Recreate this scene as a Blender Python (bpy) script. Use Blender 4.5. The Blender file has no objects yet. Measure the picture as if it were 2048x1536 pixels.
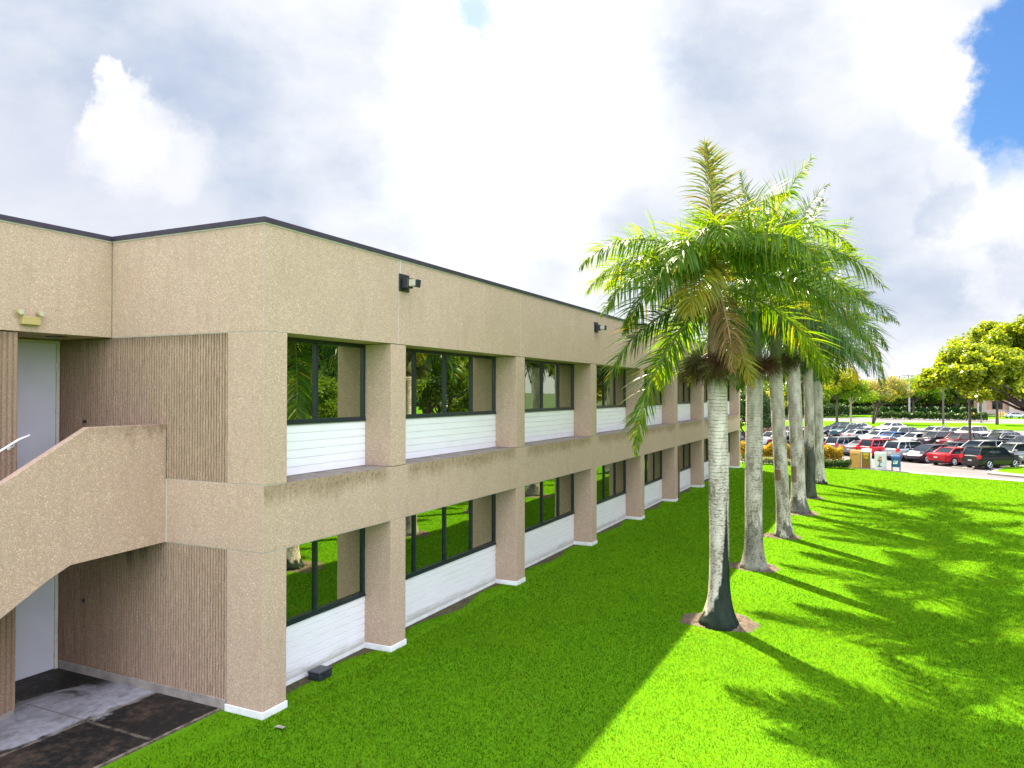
import bpy, math, random
import numpy as np
from mathutils import Vector, Matrix
random.seed(7)
RAD = math.radians
S = bpy.context.scene
COL = S.collection

# ------------------------------------------------------------------ camera
F = 1520.0
YAW = RAD(25.9); PITCH = math.atan(18/1520)
CAM = Vector((10.0, -10.36, 5.86))
f0 = Vector((-math.sin(YAW), math.cos(YAW), 0)); RT = Vector((math.cos(YAW), math.sin(YAW), 0))
FW = (f0*math.cos(PITCH) + Vector((0, 0, 1))*math.sin(PITCH)).normalized(); UP = RT.cross(FW)
cd = bpy.data.cameras.new('camera'); cam = bpy.data.objects.new('camera', cd); COL.objects.link(cam)
cam.matrix_world = Matrix(((RT.x, UP.x, -FW.x, CAM.x), (RT.y, UP.y, -FW.y, CAM.y), (RT.z, UP.z, -FW.z, CAM.z), (0, 0, 0, 1)))
cd.sensor_width = 36; cd.lens = F/2048*36; cd.clip_end = 5000; cd.clip_start = 0.1
S.camera = cam

def G(px, py, z=0.0):
    d = FW*F + RT*(px-1024) + UP*(768-py); t = (z-CAM.z)/d.z
    return CAM + d*t

# ------------------------------------------------------------------ light
SUN_EL = 48.0; SUN_AZ = 43.8          # degrees left of +Y
S.view_settings.view_transform = 'Standard'; S.view_settings.look = 'None'
S.view_settings.exposure = 2.0; S.view_settings.gamma = 1.0
sl = bpy.data.lights.new('sun', 'SUN'); so = bpy.data.objects.new('sun', sl); COL.objects.link(so)
sl.energy = 5.0; sl.angle = RAD(0.6); sl.color = (1.0, 0.89, 0.64)
sdir = Vector((-math.sin(RAD(SUN_AZ))*math.cos(RAD(SUN_EL)), math.cos(RAD(SUN_AZ))*math.cos(RAD(SUN_EL)), math.sin(RAD(SUN_EL))))
so.rotation_euler = sdir.to_track_quat('Z', 'Y').to_euler()

# ------------------------------------------------------------------ node helper
class NT:
    def __init__(s, tree): s.t = tree; s.N = tree.nodes; s.L = tree.links
    def set(s, sock, v):
        if hasattr(v, 'is_output') or hasattr(v, 'links'): s.L.new(v, sock)
        else:
            if isinstance(v, (tuple, list)) and len(v) == 3 and len(getattr(sock, 'default_value', (0,)*3)) == 4: v = (*v, 1)
            sock.default_value = v
    def node(s, typ, ins=None, **props):
        n = s.N.new(typ)
        for k, v in props.items(): setattr(n, k, v)
        for k, v in (ins or {}).items(): s.set(n.inputs[k], v)
        return n
    def math(s, op, a, b=0.0, c=None, clamp=False):
        n = s.N.new('ShaderNodeMath'); n.operation = op; n.use_clamp = clamp
        s.set(n.inputs[0], a); s.set(n.inputs[1], b)
        if c is not None: s.set(n.inputs[2], c)
        return n.outputs[0]
    def vmath(s, op, a, b=None, out=0):
        n = s.N.new('ShaderNodeVectorMath'); n.operation = op
        s.set(n.inputs[0], a)
        if b is not None:
            if op == 'SCALE': s.set(n.inputs[3], b)
            else: s.set(n.inputs[1], b)
        return n.outputs['Value'] if op in ('DOT_PRODUCT', 'LENGTH') else n.outputs[0]
    def noise(s, vec, scale, detail=3, rough=0.5, dist=0.0, col=False):
        n = s.node('ShaderNodeTexNoise', {'Vector': vec, 'Scale': scale, 'Detail': detail, 'Roughness': rough, 'Distortion': dist})
        return n.outputs['Color' if col else 'Fac']
    def ramp(s, fac, stops, interp='LINEAR'):
        n = s.N.new('ShaderNodeValToRGB'); n.color_ramp.interpolation = interp
        e = n.color_ramp.elements
        while len(e) < len(stops): e.new(0.5)
        for i, (p, c) in enumerate(stops):
            e[i].position = p; e[i].color = (c, c, c, 1) if isinstance(c, (int, float)) else (*c, 1)
        s.set(n.inputs[0], fac); return n.outputs[0]
    def mr(s, v, a, b, c=0.0, d=1.0, smooth=False):
        n = s.N.new('ShaderNodeMapRange'); n.interpolation_type = 'SMOOTHSTEP' if smooth else 'LINEAR'
        s.set(n.inputs['Value'], v)
        for k, x in zip(('From Min', 'From Max', 'To Min', 'To Max'), (a, b, c, d)): s.set(n.inputs[k], x)
        return n.outputs[0]
    def mix(s, fac, a, b, blend='MIX'):
        n = s.N.new('ShaderNodeMix'); n.data_type = 'RGBA'; n.blend_type = blend
        s.set(n.inputs[0], fac); s.set(n.inputs[6], a); s.set(n.inputs[7], b); return n.outputs[2]
    def mapping(s, vec, scale=(1, 1, 1), loc=(0, 0, 0)):
        return s.node('ShaderNodeMapping', {'Vector': vec, 'Scale': scale, 'Location': loc}).outputs[0]
    def pos(s): return s.N.new('ShaderNodeNewGeometry').outputs['Position']
    def sep(s, v):
        n = s.N.new('ShaderNodeSeparateXYZ'); s.set(n.inputs[0], v); return n.outputs
    def bump(s, h, strength=0.3, dist=0.01):
        return s.node('ShaderNodeBump', {'Height': h, 'Strength': strength, 'Distance': dist}).outputs[0]

# ------------------------------------------------------------------ world: Nishita sky with clouds laid out by direction
W = bpy.data.worlds.new('World'); S.world = W; W.use_nodes = True
t = NT(W.node_tree); t.N.clear()
sky = t.node('ShaderNodeTexSky', sky_type='NISHITA', sun_disc=False, sun_elevation=RAD(SUN_EL), sun_rotation=RAD(-SUN_AZ), air_density=1.1, dust_density=1.2, ozone_density=1.5)
dirv = t.vmath('NORMALIZE', t.N.new('ShaderNodeTexCoord').outputs['Generated'])
def D(px, py): return (FW*F + RT*(px-1024) + UP*(768-py)).normalized()
wn = t.vmath('SUBTRACT', t.noise(dirv, 3.2, 7, 0.62, col=True), (0.5, 0.5, 0.5))
wdir = t.vmath('NORMALIZE', t.vmath('ADD', dirv, t.vmath('SCALE', wn, 0.34)))
wdir2 = t.vmath('NORMALIZE', t.vmath('ADD', dirv, t.vmath('SCALE', t.vmath('SUBTRACT', t.noise(dirv, 7.0, 8, 0.65, col=True), (0.5, 0.5, 0.5)), 0.17)))
def blob(px, py, r, soft, base=None):
    d = D(px, py); dp = t.vmath('DOT_PRODUCT', base or wdir, tuple(d))
    return t.mr(dp, math.cos(RAD(r+soft)), math.cos(RAD(max(r-soft, 0))), 0, 1, True)
def mx(*a):
    r = a[0]
    for b in a[1:]: r = t.math('MAXIMUM', r, b)
    return r
# openings of blue
blue = mx(blob(2090, 205, 4.3, 0.7, wdir2), blob(2170, 60, 5.3, 0.7, wdir2), blob(2220, 330, 6.2, 0.8, wdir2), t.math('MULTIPLY', blob(1965, 225, 1.6, 0.9, wdir2), 0.85),
          t.math('MULTIPLY', blob(955, 20, 0.6, 0.8, wdir2), 0.6), t.math('MULTIPLY', blob(1015, 165, 1.6, 1.8, wdir2), 0.22))
blue = t.math('MULTIPLY', blue, t.math('SUBTRACT', 1.0, blob(2010, 500, 4.5, 2.5, wdir2)))
# cloud tone: grey lavender to white
n1 = t.noise(t.mapping(dirv, (1, 1, 1.7)), 3.0, 9, 0.55, 0.3)
n2 = t.noise(t.mapping(dirv, (1, 1, 1.6), (3, 1, 2)), 9.0, 6, 0.6)
tone = t.math('ADD', t.math('MULTIPLY', n1, 0.62), t.math('MULTIPLY', n2, 0.40))
tone = t.mr(tone, 0.36, 0.62, 0.0, 1.0, True)
tone = t.math('MULTIPLY', tone, 0.5)
bright = mx(blob(1050, 180, 4, 10, wdir), blob(985, 430, 4, 10),
            t.math('MULTIPLY', blob(1790, 110, 7, 5), 0.8), t.math('MULTIPLY', blob(1690, 300, 5, 4, wdir2), 0.45), t.math('MULTIPLY', blob(2030, 420, 4, 2.0, wdir2), 0.9), t.math('MULTIPLY', blob(500, 20, 5, 8), 0.3))
dark = mx(t.math('MULTIPLY', blob(1720, 330, 3.0, 3.5), 0.5), t.math('MULTIPLY', blob(1870, 350, 1.2, 1.6, wdir2), 0.7), t.math('MULTIPLY', blob(1885, 440, 1.2, 1.4, wdir2), 0.7), t.math('MULTIPLY', blob(1580, 230, 3, 5), 0.4), t.math('MULTIPLY', blob(1380, 130, 3, 4), 0.3), t.math('MULTIPLY', blob(330, 160, 5, 6), 0.45), t.math('MULTIPLY', blob(880, 380, 6, 5), 0.3), t.math('MULTIPLY', blob(480, 330, 6, 5), 0.25),
          t.math('MULTIPLY', blob(60, 300, 6, 6), 0.22), t.math('MULTIPLY', blob(1100, 560, 2, 2.5), 0.35), t.math('MULTIPLY', blob(2040, 540, 1.6, 2.0), 0.6), t.math('MULTIPLY', blob(1860, 620, 2.5, 2.5), 0.22))
tone = t.math('ADD', t.math('ADD', tone, 0.27), t.math('MULTIPLY', bright, 0.6))
tone = t.math('MAXIMUM', t.math('SUBTRACT', tone, dark), -0.35)
zz = t.sep(dirv)[2]
hor = t.mr(zz, 0.0, 0.13, 0.55, 0.0, True)
tone = t.math('MINIMUM', t.math('ADD', tone, hor), 1.0)
ccol = t.vmath('ADD', (0.146, 0.170, 0.218), t.vmath('SCALE', (0.132, 0.113, 0.074), tone))
# unseen sky behind the camera and overhead brightened as added fill for shaded walls
puff = mx(blob(200, 185, 1.3, 0.35, wdir2), blob(235, 235, 1.5, 0.6, wdir2), t.math('MULTIPLY', blob(275, 290, 1.6, 1.8, wdir2), 0.9), t.math('MULTIPLY', blob(330, 330, 1.0, 2.4, wdir2), 0.6), t.math('MULTIPLY', blob(1860, 150, 2.6, 0.9, wdir2), 0.8), t.math('MULTIPLY', blob(1900, 330, 1.6, 0.8, wdir2), 0.6), t.math('MULTIPLY', blob(2060, 440, 2.6, 0.7, wdir2), 0.75), t.math('MULTIPLY', blob(1990, 560, 1.4, 0.8, wdir2), 0.5))
puff = t.math('MULTIPLY', puff, t.mr(n2, 0.3, 0.6, 0.7, 1.0))
ccol = t.mix(t.math('MULTIPLY', mx(blob(290, 345, 2.0, 3.0), blob(90, 330, 3.0, 4.0), blob(200, 420, 4, 5)), 0.55), ccol, (0.235, 0.24, 0.262))
ccol = t.mix(puff, ccol, (0.29, 0.29, 0.295))
glow = mx(blob(1080, 120, 2, 9), blob(1010, 330, 2, 8)); ccol = t.vmath('SCALE', ccol, t.math('ADD', 0.93, t.math('MULTIPLY', glow, 0.22)))
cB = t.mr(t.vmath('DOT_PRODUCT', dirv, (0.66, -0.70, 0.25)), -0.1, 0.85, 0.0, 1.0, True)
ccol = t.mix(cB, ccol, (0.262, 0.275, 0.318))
opp_fill = t.mr(t.vmath('DOT_PRODUCT', dirv, (0.66, -0.70, 0.25)), -0.1, 0.85, 1.0, 2.9, True)
ccol = t.vmath('SCALE', ccol, t.math('MULTIPLY', opp_fill, t.mr(zz, 0.6, 0.95, 1.0, 1.5, True)))
skyc = t.mix(1.0, t.vmath('SCALE', sky.outputs[0], 0.05), (0.30, 0.50, 0.74), 'MULTIPLY')
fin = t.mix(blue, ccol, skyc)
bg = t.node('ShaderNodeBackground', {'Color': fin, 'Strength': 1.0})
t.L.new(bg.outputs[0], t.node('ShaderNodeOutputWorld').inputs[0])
W.cycles.sampling_method = 'MANUAL'; W.cycles.sample_map_resolution = 1024

# ------------------------------------------------------------------ mesh helpers
class MB:
    def __init__(s): s.v = []; s.f = []; s.mi = []; s.cur = 0
    def face(s, *ix): s.f.append(tuple(ix)); s.mi.append(s.cur)
    def box(s, x0, x1, y0, y1, z0, z1):
        b = len(s.v)
        s.v += [(x0, y0, z0), (x1, y0, z0), (x1, y1, z0), (x0, y1, z0), (x0, y0, z1), (x1, y0, z1), (x1, y1, z1), (x0, y1, z1)]
        for q in ((0, 3, 2, 1), (4, 5, 6, 7), (0, 1, 5, 4), (1, 2, 6, 5), (2, 3, 7, 6), (3, 0, 4, 7)): s.face(*[b+i for i in q])
        return s
    def prism(s, poly, axis, a, b):
        # poly: 2-D points; axis the extrusion axis
        def P(p, h):
            if axis == 'x': return (h, p[0], p[1])
            if axis == 'y': return (p[0], h, p[1])
            return (p[0], p[1], h)
        n = len(poly); o = len(s.v)
        s.v += [P(p, a) for p in poly] + [P(p, b) for p in poly]
        s.face(*range(o, o+n)); s.face(*range(o+2*n-1, o+n-1, -1))
        for i in range(n):
            j = (i+1) % n; s.face(o+i, o+n+i, o+n+j, o+j)
        return s
    def tube(s, pts, rad, n=8, cap=True):
        pts = [Vector(p) for p in pts]; o = len(s.v); m = len(pts)
        if not hasattr(rad, '__len__'): rad = [rad]*m
        prev = None
        for i, p in enumerate(pts):
            d = (pts[min(i+1, m-1)]-pts[max(i-1, 0)]).normalized()
            if prev is None:
                a = Vector((0, 0, 1)) if abs(d.z) < 0.9 else Vector((1, 0, 0)); u = d.cross(a).normalized()
            else:
                u = (prev - d*prev.dot(d)).normalized()
            prev = u; w = d.cross(u)
            for k in range(n):
                an = 2*math.pi*k/n; q = p + (u*math.cos(an)+w*math.sin(an))*rad[i]; s.v.append(tuple(q))
        for i in range(m-1):
            for k in range(n):
                k2 = (k+1) % n; s.face(o+i*n+k, o+i*n+k2, o+(i+1)*n+k2, o+(i+1)*n+k)
        if cap:
            s.face(*[o+k for k in range(n-1, -1, -1)]); s.face(*[o+(m-1)*n+k for k in range(n)])
        return s
    def quad(s, a, b, c, d):
        o = len(s.v); s.v += [tuple(a), tuple(b), tuple(c), tuple(d)]; s.face(o, o+1, o+2, o+3); return s
    def loft(s, rings, closed=True, cap=True):
        o = len(s.v); n = len(rings[0])
        for r in rings: s.v += [tuple(p) for p in r]
        for i in range(len(rings)-1):
            for k in range(n if closed else n-1):
                k2 = (k+1) % n; s.face(o+i*n+k, o+i*n+k2, o+(i+1)*n+k2, o+(i+1)*n+k)
        if cap:
            s.face(*[o+k for k in range(n-1, -1, -1)]); s.face(*[o+(len(rings)-1)*n+k for k in range(n)])
        return s
    def build(s, name, mat, parent=None, offset=None, smooth=False, bevel=0, fix=False):
        me = bpy.data.meshes.new(name); me.from_pydata(s.v, [], s.f)
        for m in (mat if isinstance(mat, (list, tuple)) else [mat]): me.materials.append(m)
        me.polygons.foreach_set('material_index', s.mi)
        if smooth: me.polygons.foreach_set('use_smooth', [True]*len(s.f))
        if fix:
            import bmesh
            bm = bmesh.new(); bm.from_mesh(me); bmesh.ops.recalc_face_normals(bm, faces=bm.faces); bm.to_mesh(me); bm.free()
        me.update()
        o = bpy.data.objects.new(name, me); COL.objects.link(o)
        if parent is not None:
            o.parent = parent
            if parent.type == 'EMPTY' and offset is None: o.location = -parent.location
        if offset is not None: o.location = offset
        if bevel:
            md = o.modifiers.new('bevel', 'BEVEL'); md.width = bevel; md.segments = 2; md.limit_method = 'ANGLE'
        return o
def tag(o, label=None, cat=None, group=None, kind=None):
    if label: o['label'] = label
    if cat: o['category'] = cat
    if group: o['group'] = group
    if kind: o['kind'] = kind
    return o
def empty(name, loc, rz=0):
    o = bpy.data.objects.new(name, None); COL.objects.link(o); o.location = loc; o.rotation_euler = (0, 0, rz); o.empty_display_size = 0.3; return o
ZERO = (0, 0, 0)
def np_mesh(name, V, Q, mats, tint=None, parent=None, loc=None, smooth=False, mi=None):
    """V (n,3), Q (m,k) quads or tris"""
    me = bpy.data.meshes.new(name); V = np.asarray(V, np.float32); Q = np.asarray(Q, np.int32)
    k = Q.shape[1]; me.vertices.add(len(V)); me.vertices.foreach_set('co', V.ravel())
    me.loops.add(Q.size); me.loops.foreach_set('vertex_index', Q.ravel())
    me.polygons.add(len(Q)); me.polygons.foreach_set('loop_start', np.arange(0, Q.size, k, dtype=np.int32))
    for m in (mats if isinstance(mats, (list, tuple)) else [mats]): me.materials.append(m)
    if mi is not None: me.polygons.foreach_set('material_index', np.asarray(mi, np.int32))
    if smooth: me.polygons.foreach_set('use_smooth', np.ones(len(Q), bool))
    if tint is not None:
        a = me.attributes.new('tint', 'FLOAT', 'POINT'); a.data.foreach_set('value', np.asarray(tint, np.float32))
    me.update(calc_edges=True)
    o = bpy.data.objects.new(name, me); COL.objects.link(o)
    if parent is not None: o.parent = parent
    if loc is not None: o.location = loc
    return o

# ------------------------------------------------------------------ materials
def mat(name):
    m = bpy.data.materials.new(name); m.use_nodes = True; n = NT(m.node_tree); n.N.clear()
    n.out = n.node('ShaderNodeOutputMaterial'); return m, n
def pbr(n, col, rough=0.6, metal=0.0, normal=None, spec=0.5, **kw):
    ins = {'Base Color': col, 'Roughness': rough, 'Metallic': metal, 'Specular IOR Level': spec}
    if normal is not None: ins['Normal'] = normal
    ins.update(kw)
    b = n.node('ShaderNodeBsdfPrincipled', ins); n.L.new(b.outputs[0], n.out.inputs[0]); return b
def simple(name, col, rough=0.5, metal=0.0, var=0.12, scale=6.0, bump=0.0, spec=0.5, **kw):
    m, n = mat(name); p = n.pos(); v = n.noise(p, scale, 4, 0.6)
    c = n.mix(n.mr(v, 0.3, 0.7, 0, 1), tuple(x*(1-var) for x in col), tuple(min(x*(1+var), 1) for x in col))
    nm = n.bump(n.noise(p, scale*8, 3, 0.6), bump, 0.01) if bump else None
    pbr(n, c, rough, metal, nm, spec, **kw); return m

def stone(name, base=(0.465, 0.340, 0.262), tinge=1.0, stain=None):
    m, n = mat(name); p = n.pos()
    vo = n.node('ShaderNodeTexVoronoi', {'Vector': n.vmath('ADD', p, n.vmath('SCALE', n.noise(p, 30, 2, col=True), 0.02)), 'Scale': 75.0})
    r = n.sep(vo.outputs['Color'])[0]
    peb = n.ramp(r, [(0.0, (0.74, 0.70, 0.66)), (0.14, (0.85, 0.84, 0.82)), (0.45, (1.0, 0.99, 0.98)), (0.72, (1.06, 1.06, 1.05)), (0.9, (1.16, 1.16, 1.16)), (1.0, (1.7, 1.7, 1.7))])
    vo2 = n.node('ShaderNodeTexVoronoi', {'Vector': p, 'Scale': 21.0}); r2 = n.sep(vo2.outputs['Color'])[1]
    peb = n.mix(n.mr(r2, 0.9, 0.95, 0, 0.22), peb, (0.75, 0.7, 0.68), 'MIX')
    big = n.noise(n.mapping(p, (1, 1, 0.8)), 0.9, 5, 0.6)
    med = n.noise(n.mapping(p, (3, 3, 0.55), (7, 2, 1)), 1.6, 5, 0.65)
    c = n.mix(1.0, base, peb, 'MULTIPLY')
    c = n.mix(n.mr(big, 0.35, 0.7, 0.0, 0.35), c, (base[0]*0.82, base[1]*0.80, base[2]*0.80), 'MIX')
    c = n.mix(n.mr(med, 0.52, 0.75, 0.0, 0.35), c, (base[0]*0.72, base[1]*0.69, base[2]*0.64))
    if stain: c = stain(n, p, c)
    h = n.math('ADD', n.math('MULTIPLY', vo.outputs['Distance'], -1.0), n.math('MULTIPLY', n.noise(p, 160, 2), 0.4))
    pbr(n, c, 0.88, 0, n.bump(h, 0.4, 0.004), 0.25); return m

M_STONE = stone('aggregate_concrete')
def st_span(n, p, c):
    x, y, z = n.sep(p)
    rag = n.noise(n.mapping(p, (4, 4, 1.3)), 2.2, 6, 0.7)
    big = n.noise(n.mapping(p, (1, 1, 0.3)), 0.8, 3, 0.5)
    e = n.math('ADD', z, n.math('MULTIPLY', n.math('SUBTRACT', rag, 0.5), 0.75))
    e = n.math('ADD', e, n.math('MULTIPLY', n.math('SUBTRACT', big, 0.5), 0.5))
    msk = n.mr(e, 3.72, 4.17, 0, 1, True)
    msk = n.math('MULTIPLY', msk, n.mr(z, 4.0, 4.17, 1.0, 0.75))
    fy = n.math('FRACT', n.math('DIVIDE', n.math('SUBTRACT', y, 4.25), 6.66)); msk = n.math('MULTIPLY', msk, n.mr(n.math('ABSOLUTE', n.math('SUBTRACT', fy, 0.5)), 0.40, 0.46, 1, 0.05, True))
    c = n.mix(n.math('MULTIPLY', msk, 0.62), c, (0.20, 0.135, 0.065))
    fine = n.noise(p, 9, 6, 0.75)
    return n.mix(n.math('MULTIPLY', n.math('MULTIPLY', msk, n.mr(fine, 0.5, 0.62)), 0.6), c, (0.09, 0.062, 0.035))
M_SPAN = stone('aggregate_concrete_stained', stain=st_span)
def st_sill(n, p, c):
    f = n.noise(n.mapping(p, (1, 3, 1)), 3, 6, 0.7)
    return n.mix(n.mr(f, 0.4, 0.65, 0.1, 0.85), n.mix(0.5, c, (0.26, 0.225, 0.21)), (0.13, 0.105, 0.09))
M_SILL = stone('sill_concrete', (0.36, 0.31, 0.27), stain=st_sill)
def st_tone_wallB(n, p, c):
    x, y, z = n.sep(p)
    sx = n.noise(n.mapping(p, (5, 1, 0.25)), 2.0, 5, 0.7)
    # dark water marks hanging below the stair landing
    def streak(xc, w, zt, ln, amt):
        d = n.math('ABSOLUTE', n.math('SUBTRACT', n.math('ADD', x, n.math('MULTIPLY', n.math('SUBTRACT', sx, 0.5), 0.35)), xc))
        a = n.mr(d, w*0.35, w, 1, 0, True)
        b = n.math('MULTIPLY', n.mr(z, zt-ln, zt, 0, 1, True), n.mr(z, zt+0.02, zt+0.05, 1, 0))
        return n.math('MULTIPLY', n.math('MULTIPLY', a, b), amt)
    m1 = n.math('MAXIMUM', streak(-3.55, 0.22, 2.95, 1.0, 0.95), streak(-3.12, 0.22, 2.95, 0.8, 0.9))
    m1 = n.math('MAXIMUM', m1, streak(-3.2, 1.0, 2.95, 1.6, 0.35))
    fl = n.mr(n.noise(n.mapping(p, (14, 1, 1.2)), 2.0, 5, 0.7), 0.35, 0.6, 0.55, 1)
    c = n.mix(n.math('MULTIPLY', m1, fl), c, (0.018, 0.014, 0.010))
    topst = n.math('MULTIPLY', n.mr(n.math('ADD', z, n.math('MULTIPLY', sx, 0.5)), 6.95, 7.25, 0, 1, True), 0.5)
    c = n.mix(topst, c, (0.16, 0.11, 0.07))
    deep = n.math('MULTIPLY', n.mr(x, -2.2, -5.0, 0, 0.72, True), n.mr(z, 2.98, 3.0, 1.0, 0.72))  # ribs tinted darker and warmer away from the corner, most on the lower storey
    c = n.mix(n.math('MULTIPLY', n.mr(y, 0.022, 0.042), n.mr(x, -5.8, -5.7, 0, 0.8)), c, (0.10, 0.068, 0.045))  # groove bottoms coloured darker to strengthen the rib relief
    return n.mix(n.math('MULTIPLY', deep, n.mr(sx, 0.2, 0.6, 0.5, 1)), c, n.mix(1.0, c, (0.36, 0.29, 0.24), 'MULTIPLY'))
M_RIB = stone('ribbed_aggregate_concrete', (0.385, 0.27, 0.20), stain=st_tone_wallB)
def st_par(n, p, c):
    x, y, z = n.sep(p)
    f = n.noise(p, 3.2, 6, 0.75); e = n.math('ADD', z, n.math('MULTIPLY', n.math('SUBTRACT', f, 0.5), 1.1))
    yy = n.mr(y, -1.5, -0.1, 0.35, 1.0)
    c = n.mix(n.math('MULTIPLY', n.mr(e, 4.95, 5.25, 0, 0.55, True), yy), c, (0.17, 0.105, 0.055))
    g = n.noise(p, 13, 4, 0.7)
    c = n.mix(n.math('MULTIPLY', n.mr(n.math('MULTIPLY', g, n.mr(e, 4.7, 5.2, 0.6, 1)), 0.5, 0.62), n.math('MULTIPLY', yy, 0.5)), c, (0.14, 0.075, 0.04))
    return c
M_PARA = stone('stair_aggregate_concrete', (0.44, 0.308, 0.24), stain=st_par)
M_SEAL = simple('joint_sealant', (0.40, 0.38, 0.34), 0.7)
M_SEALW = simple('white_sealant', (0.55, 0.54, 0.52), 0.7)
M_CURB = simple('smooth_concrete', (0.27, 0.235, 0.21), 0.85, var=0.3, scale=3, bump=0.3)
m, n = mat('white_siding'); p = n.pos(); v = n.noise(n.mapping(p, (1, 0.6, 3)), 2.2, 6, 0.65)
c = n.mix(n.mr(v, 0.45, 0.75, 0, 0.35), (0.82, 0.80, 0.86), (0.68, 0.66, 0.68)); c = n.mix(n.mr(n.noise(p, 22, 4, 0.8), 0.68, 0.74, 0, 0.5), c, (0.42, 0.39, 0.34))
x_, y_, z_ = n.sep(p)
c = n.mix(n.math('MULTIPLY', n.mr(n.math('SUBTRACT', z_, n.math('MULTIPLY', v, 0.35)), -0.12, 0.16, 0.8, 0, True), 1.0), c, (0.36, 0.34, 0.29))
pbr(n, c, 0.45, 0, n.bump(n.noise(n.mapping(p, (1, 0.3, 2)), 9, 3), 0.12, 0.01)); M_SIDE = m
M_PLINTH = simple('white_plinth_paint', (0.74, 0.74, 0.75), 0.6, var=0.14, scale=3, bump=0.2)
M_FRAME = simple('dark_window_frame', (0.012, 0.022, 0.028), 0.35, 0.0, var=0.3)
M_COPE = simple('dark_metal_coping', (0.045, 0.035, 0.055), 0.45, 0.3, var=0.15)
M_FLASH = simple('pale_flashing', (0.50, 0.47, 0.45), 0.5)
M_ROOF = simple('roof_membrane', (0.35, 0.34, 0.33), 0.9)
M_DOOR = simple('painted_door', (0.60, 0.59, 0.65), 0.42, var=0.06, scale=1.2, bump=0.05)
M_DFRAME = simple('cream_door_frame', (0.6, 0.55, 0.46), 0.5, var=0.12)
M_HINGE = simple('steel_hinge', (0.35, 0.35, 0.36), 0.35, 0.8)
M_WMETAL = simple('white_painted_steel', (0.8, 0.8, 0.82), 0.3)
M_BRN = simple('brown_downpipe', (0.12, 0.06, 0.035), 0.5, var=0.3)
M_BLK = simple('black_metal', (0.012, 0.013, 0.016), 0.4)
M_BLK2 = simple('black_plastic_blue_cast', (0.02, 0.024, 0.035), 0.35)
M_TAN = simple('tan_plastic', (0.42, 0.33, 0.13), 0.45, var=0.1)
M_LENS = simple('lamp_lens', (0.45, 0.42, 0.34), 0.15)
# mirror glass
m, n = mat('reflective_window_glass'); p = n.pos()
wv = n.noise(n.mapping(p, (1, 1, 1)), 1.1, 2, 0.4)
nm = n.bump(wv, 0.05, 0.04)
gl = n.node('ShaderNodeBsdfGlossy', {'Color': (0.46, 0.50, 0.38), 'Roughness': 0.008, 'Normal': nm})
df = n.node('ShaderNodeBsdfDiffuse', {'Color': (0.012, 0.016, 0.018)})
mx_ = n.node('ShaderNodeMixShader', {0: 0.93}); n.L.new(df.outputs[0], mx_.inputs[1]); n.L.new(gl.outputs[0], mx_.inputs[2]); n.L.new(mx_.outputs[0], n.out.inputs[0]); M_GLASS = m
# concrete walk with black algae
m, n = mat('wet_stained_concrete'); p = n.pos(); x_, y_, z_ = n.sep(p)
f1 = n.noise(n.mapping(p, (1, 0.7, 1)), 1.1, 7, 0.62, 0.6); f2 = n.noise(p, 7, 6, 0.7)
e = n.math('ADD', x_, n.math('MULTIPLY', n.math('SUBTRACT', f1, 0.5), 1.5))
k1 = n.mr(e, -2.9, -2.68, 0, 1, True)
k2 = n.mr(n.math('ADD', y_, n.math('MULTIPLY', n.math('SUBTRACT', f1, 0.5), 1.8)), -0.75, -0.35, 0, 1, True)
k2 = n.math('MULTIPLY', k2, n.mr(x_, -3.6, -4.3, 0, 1, True))
k3 = n.mr(e, -4.35, -4.55, 0, 1, True)
k = n.math('MAXIMUM', n.math('MAXIMUM', k1, k2), k3)
cl = n.mix(n.mr(f2, 0.35, 0.7), (0.27, 0.26, 0.29), (0.42, 0.42, 0.47))
cl = n.mix(n.mr(f1, 0.52, 0.62, 0, 0.7), cl, (0.10, 0.09, 0.085))
bk = n.mix(n.mr(n.math('ADD', n.math('MULTIPLY', f2, 0.6), n.math('MULTIPLY', f1, 0.5)), 0.52, 0.72), (0.006, 0.006, 0.006), (0.075, 0.05, 0.035))
c = n.mix(k, cl, bk)
edge = n.math('MAXIMUM', n.mr(n.math('ABSOLUTE', n.math('SUBTRACT', x_, -1.03)), 0.02, 0.05, 1, 0), n.math('MAXIMUM', n.mr(n.math('ABSOLUTE', n.math('ADD', x_, 2.75)), 0.02, 0.05, 1, 0), n.mr(n.math('ABSOLUTE', n.math('ADD', y_, 1.45)), 0.02, 0.045, 0.7, 0)))
c = n.mix(n.math('MULTIPLY', edge, n.mr(f2, 0.35, 0.6, 0.15, 0.85)), c, (0.26, 0.21, 0.16))
pbr(n, c, n.mr(k, 0, 1, 0.42, 0.6), 0, n.bump(f2, 0.2, 0.01), 0.4); M_WALK = m

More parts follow.
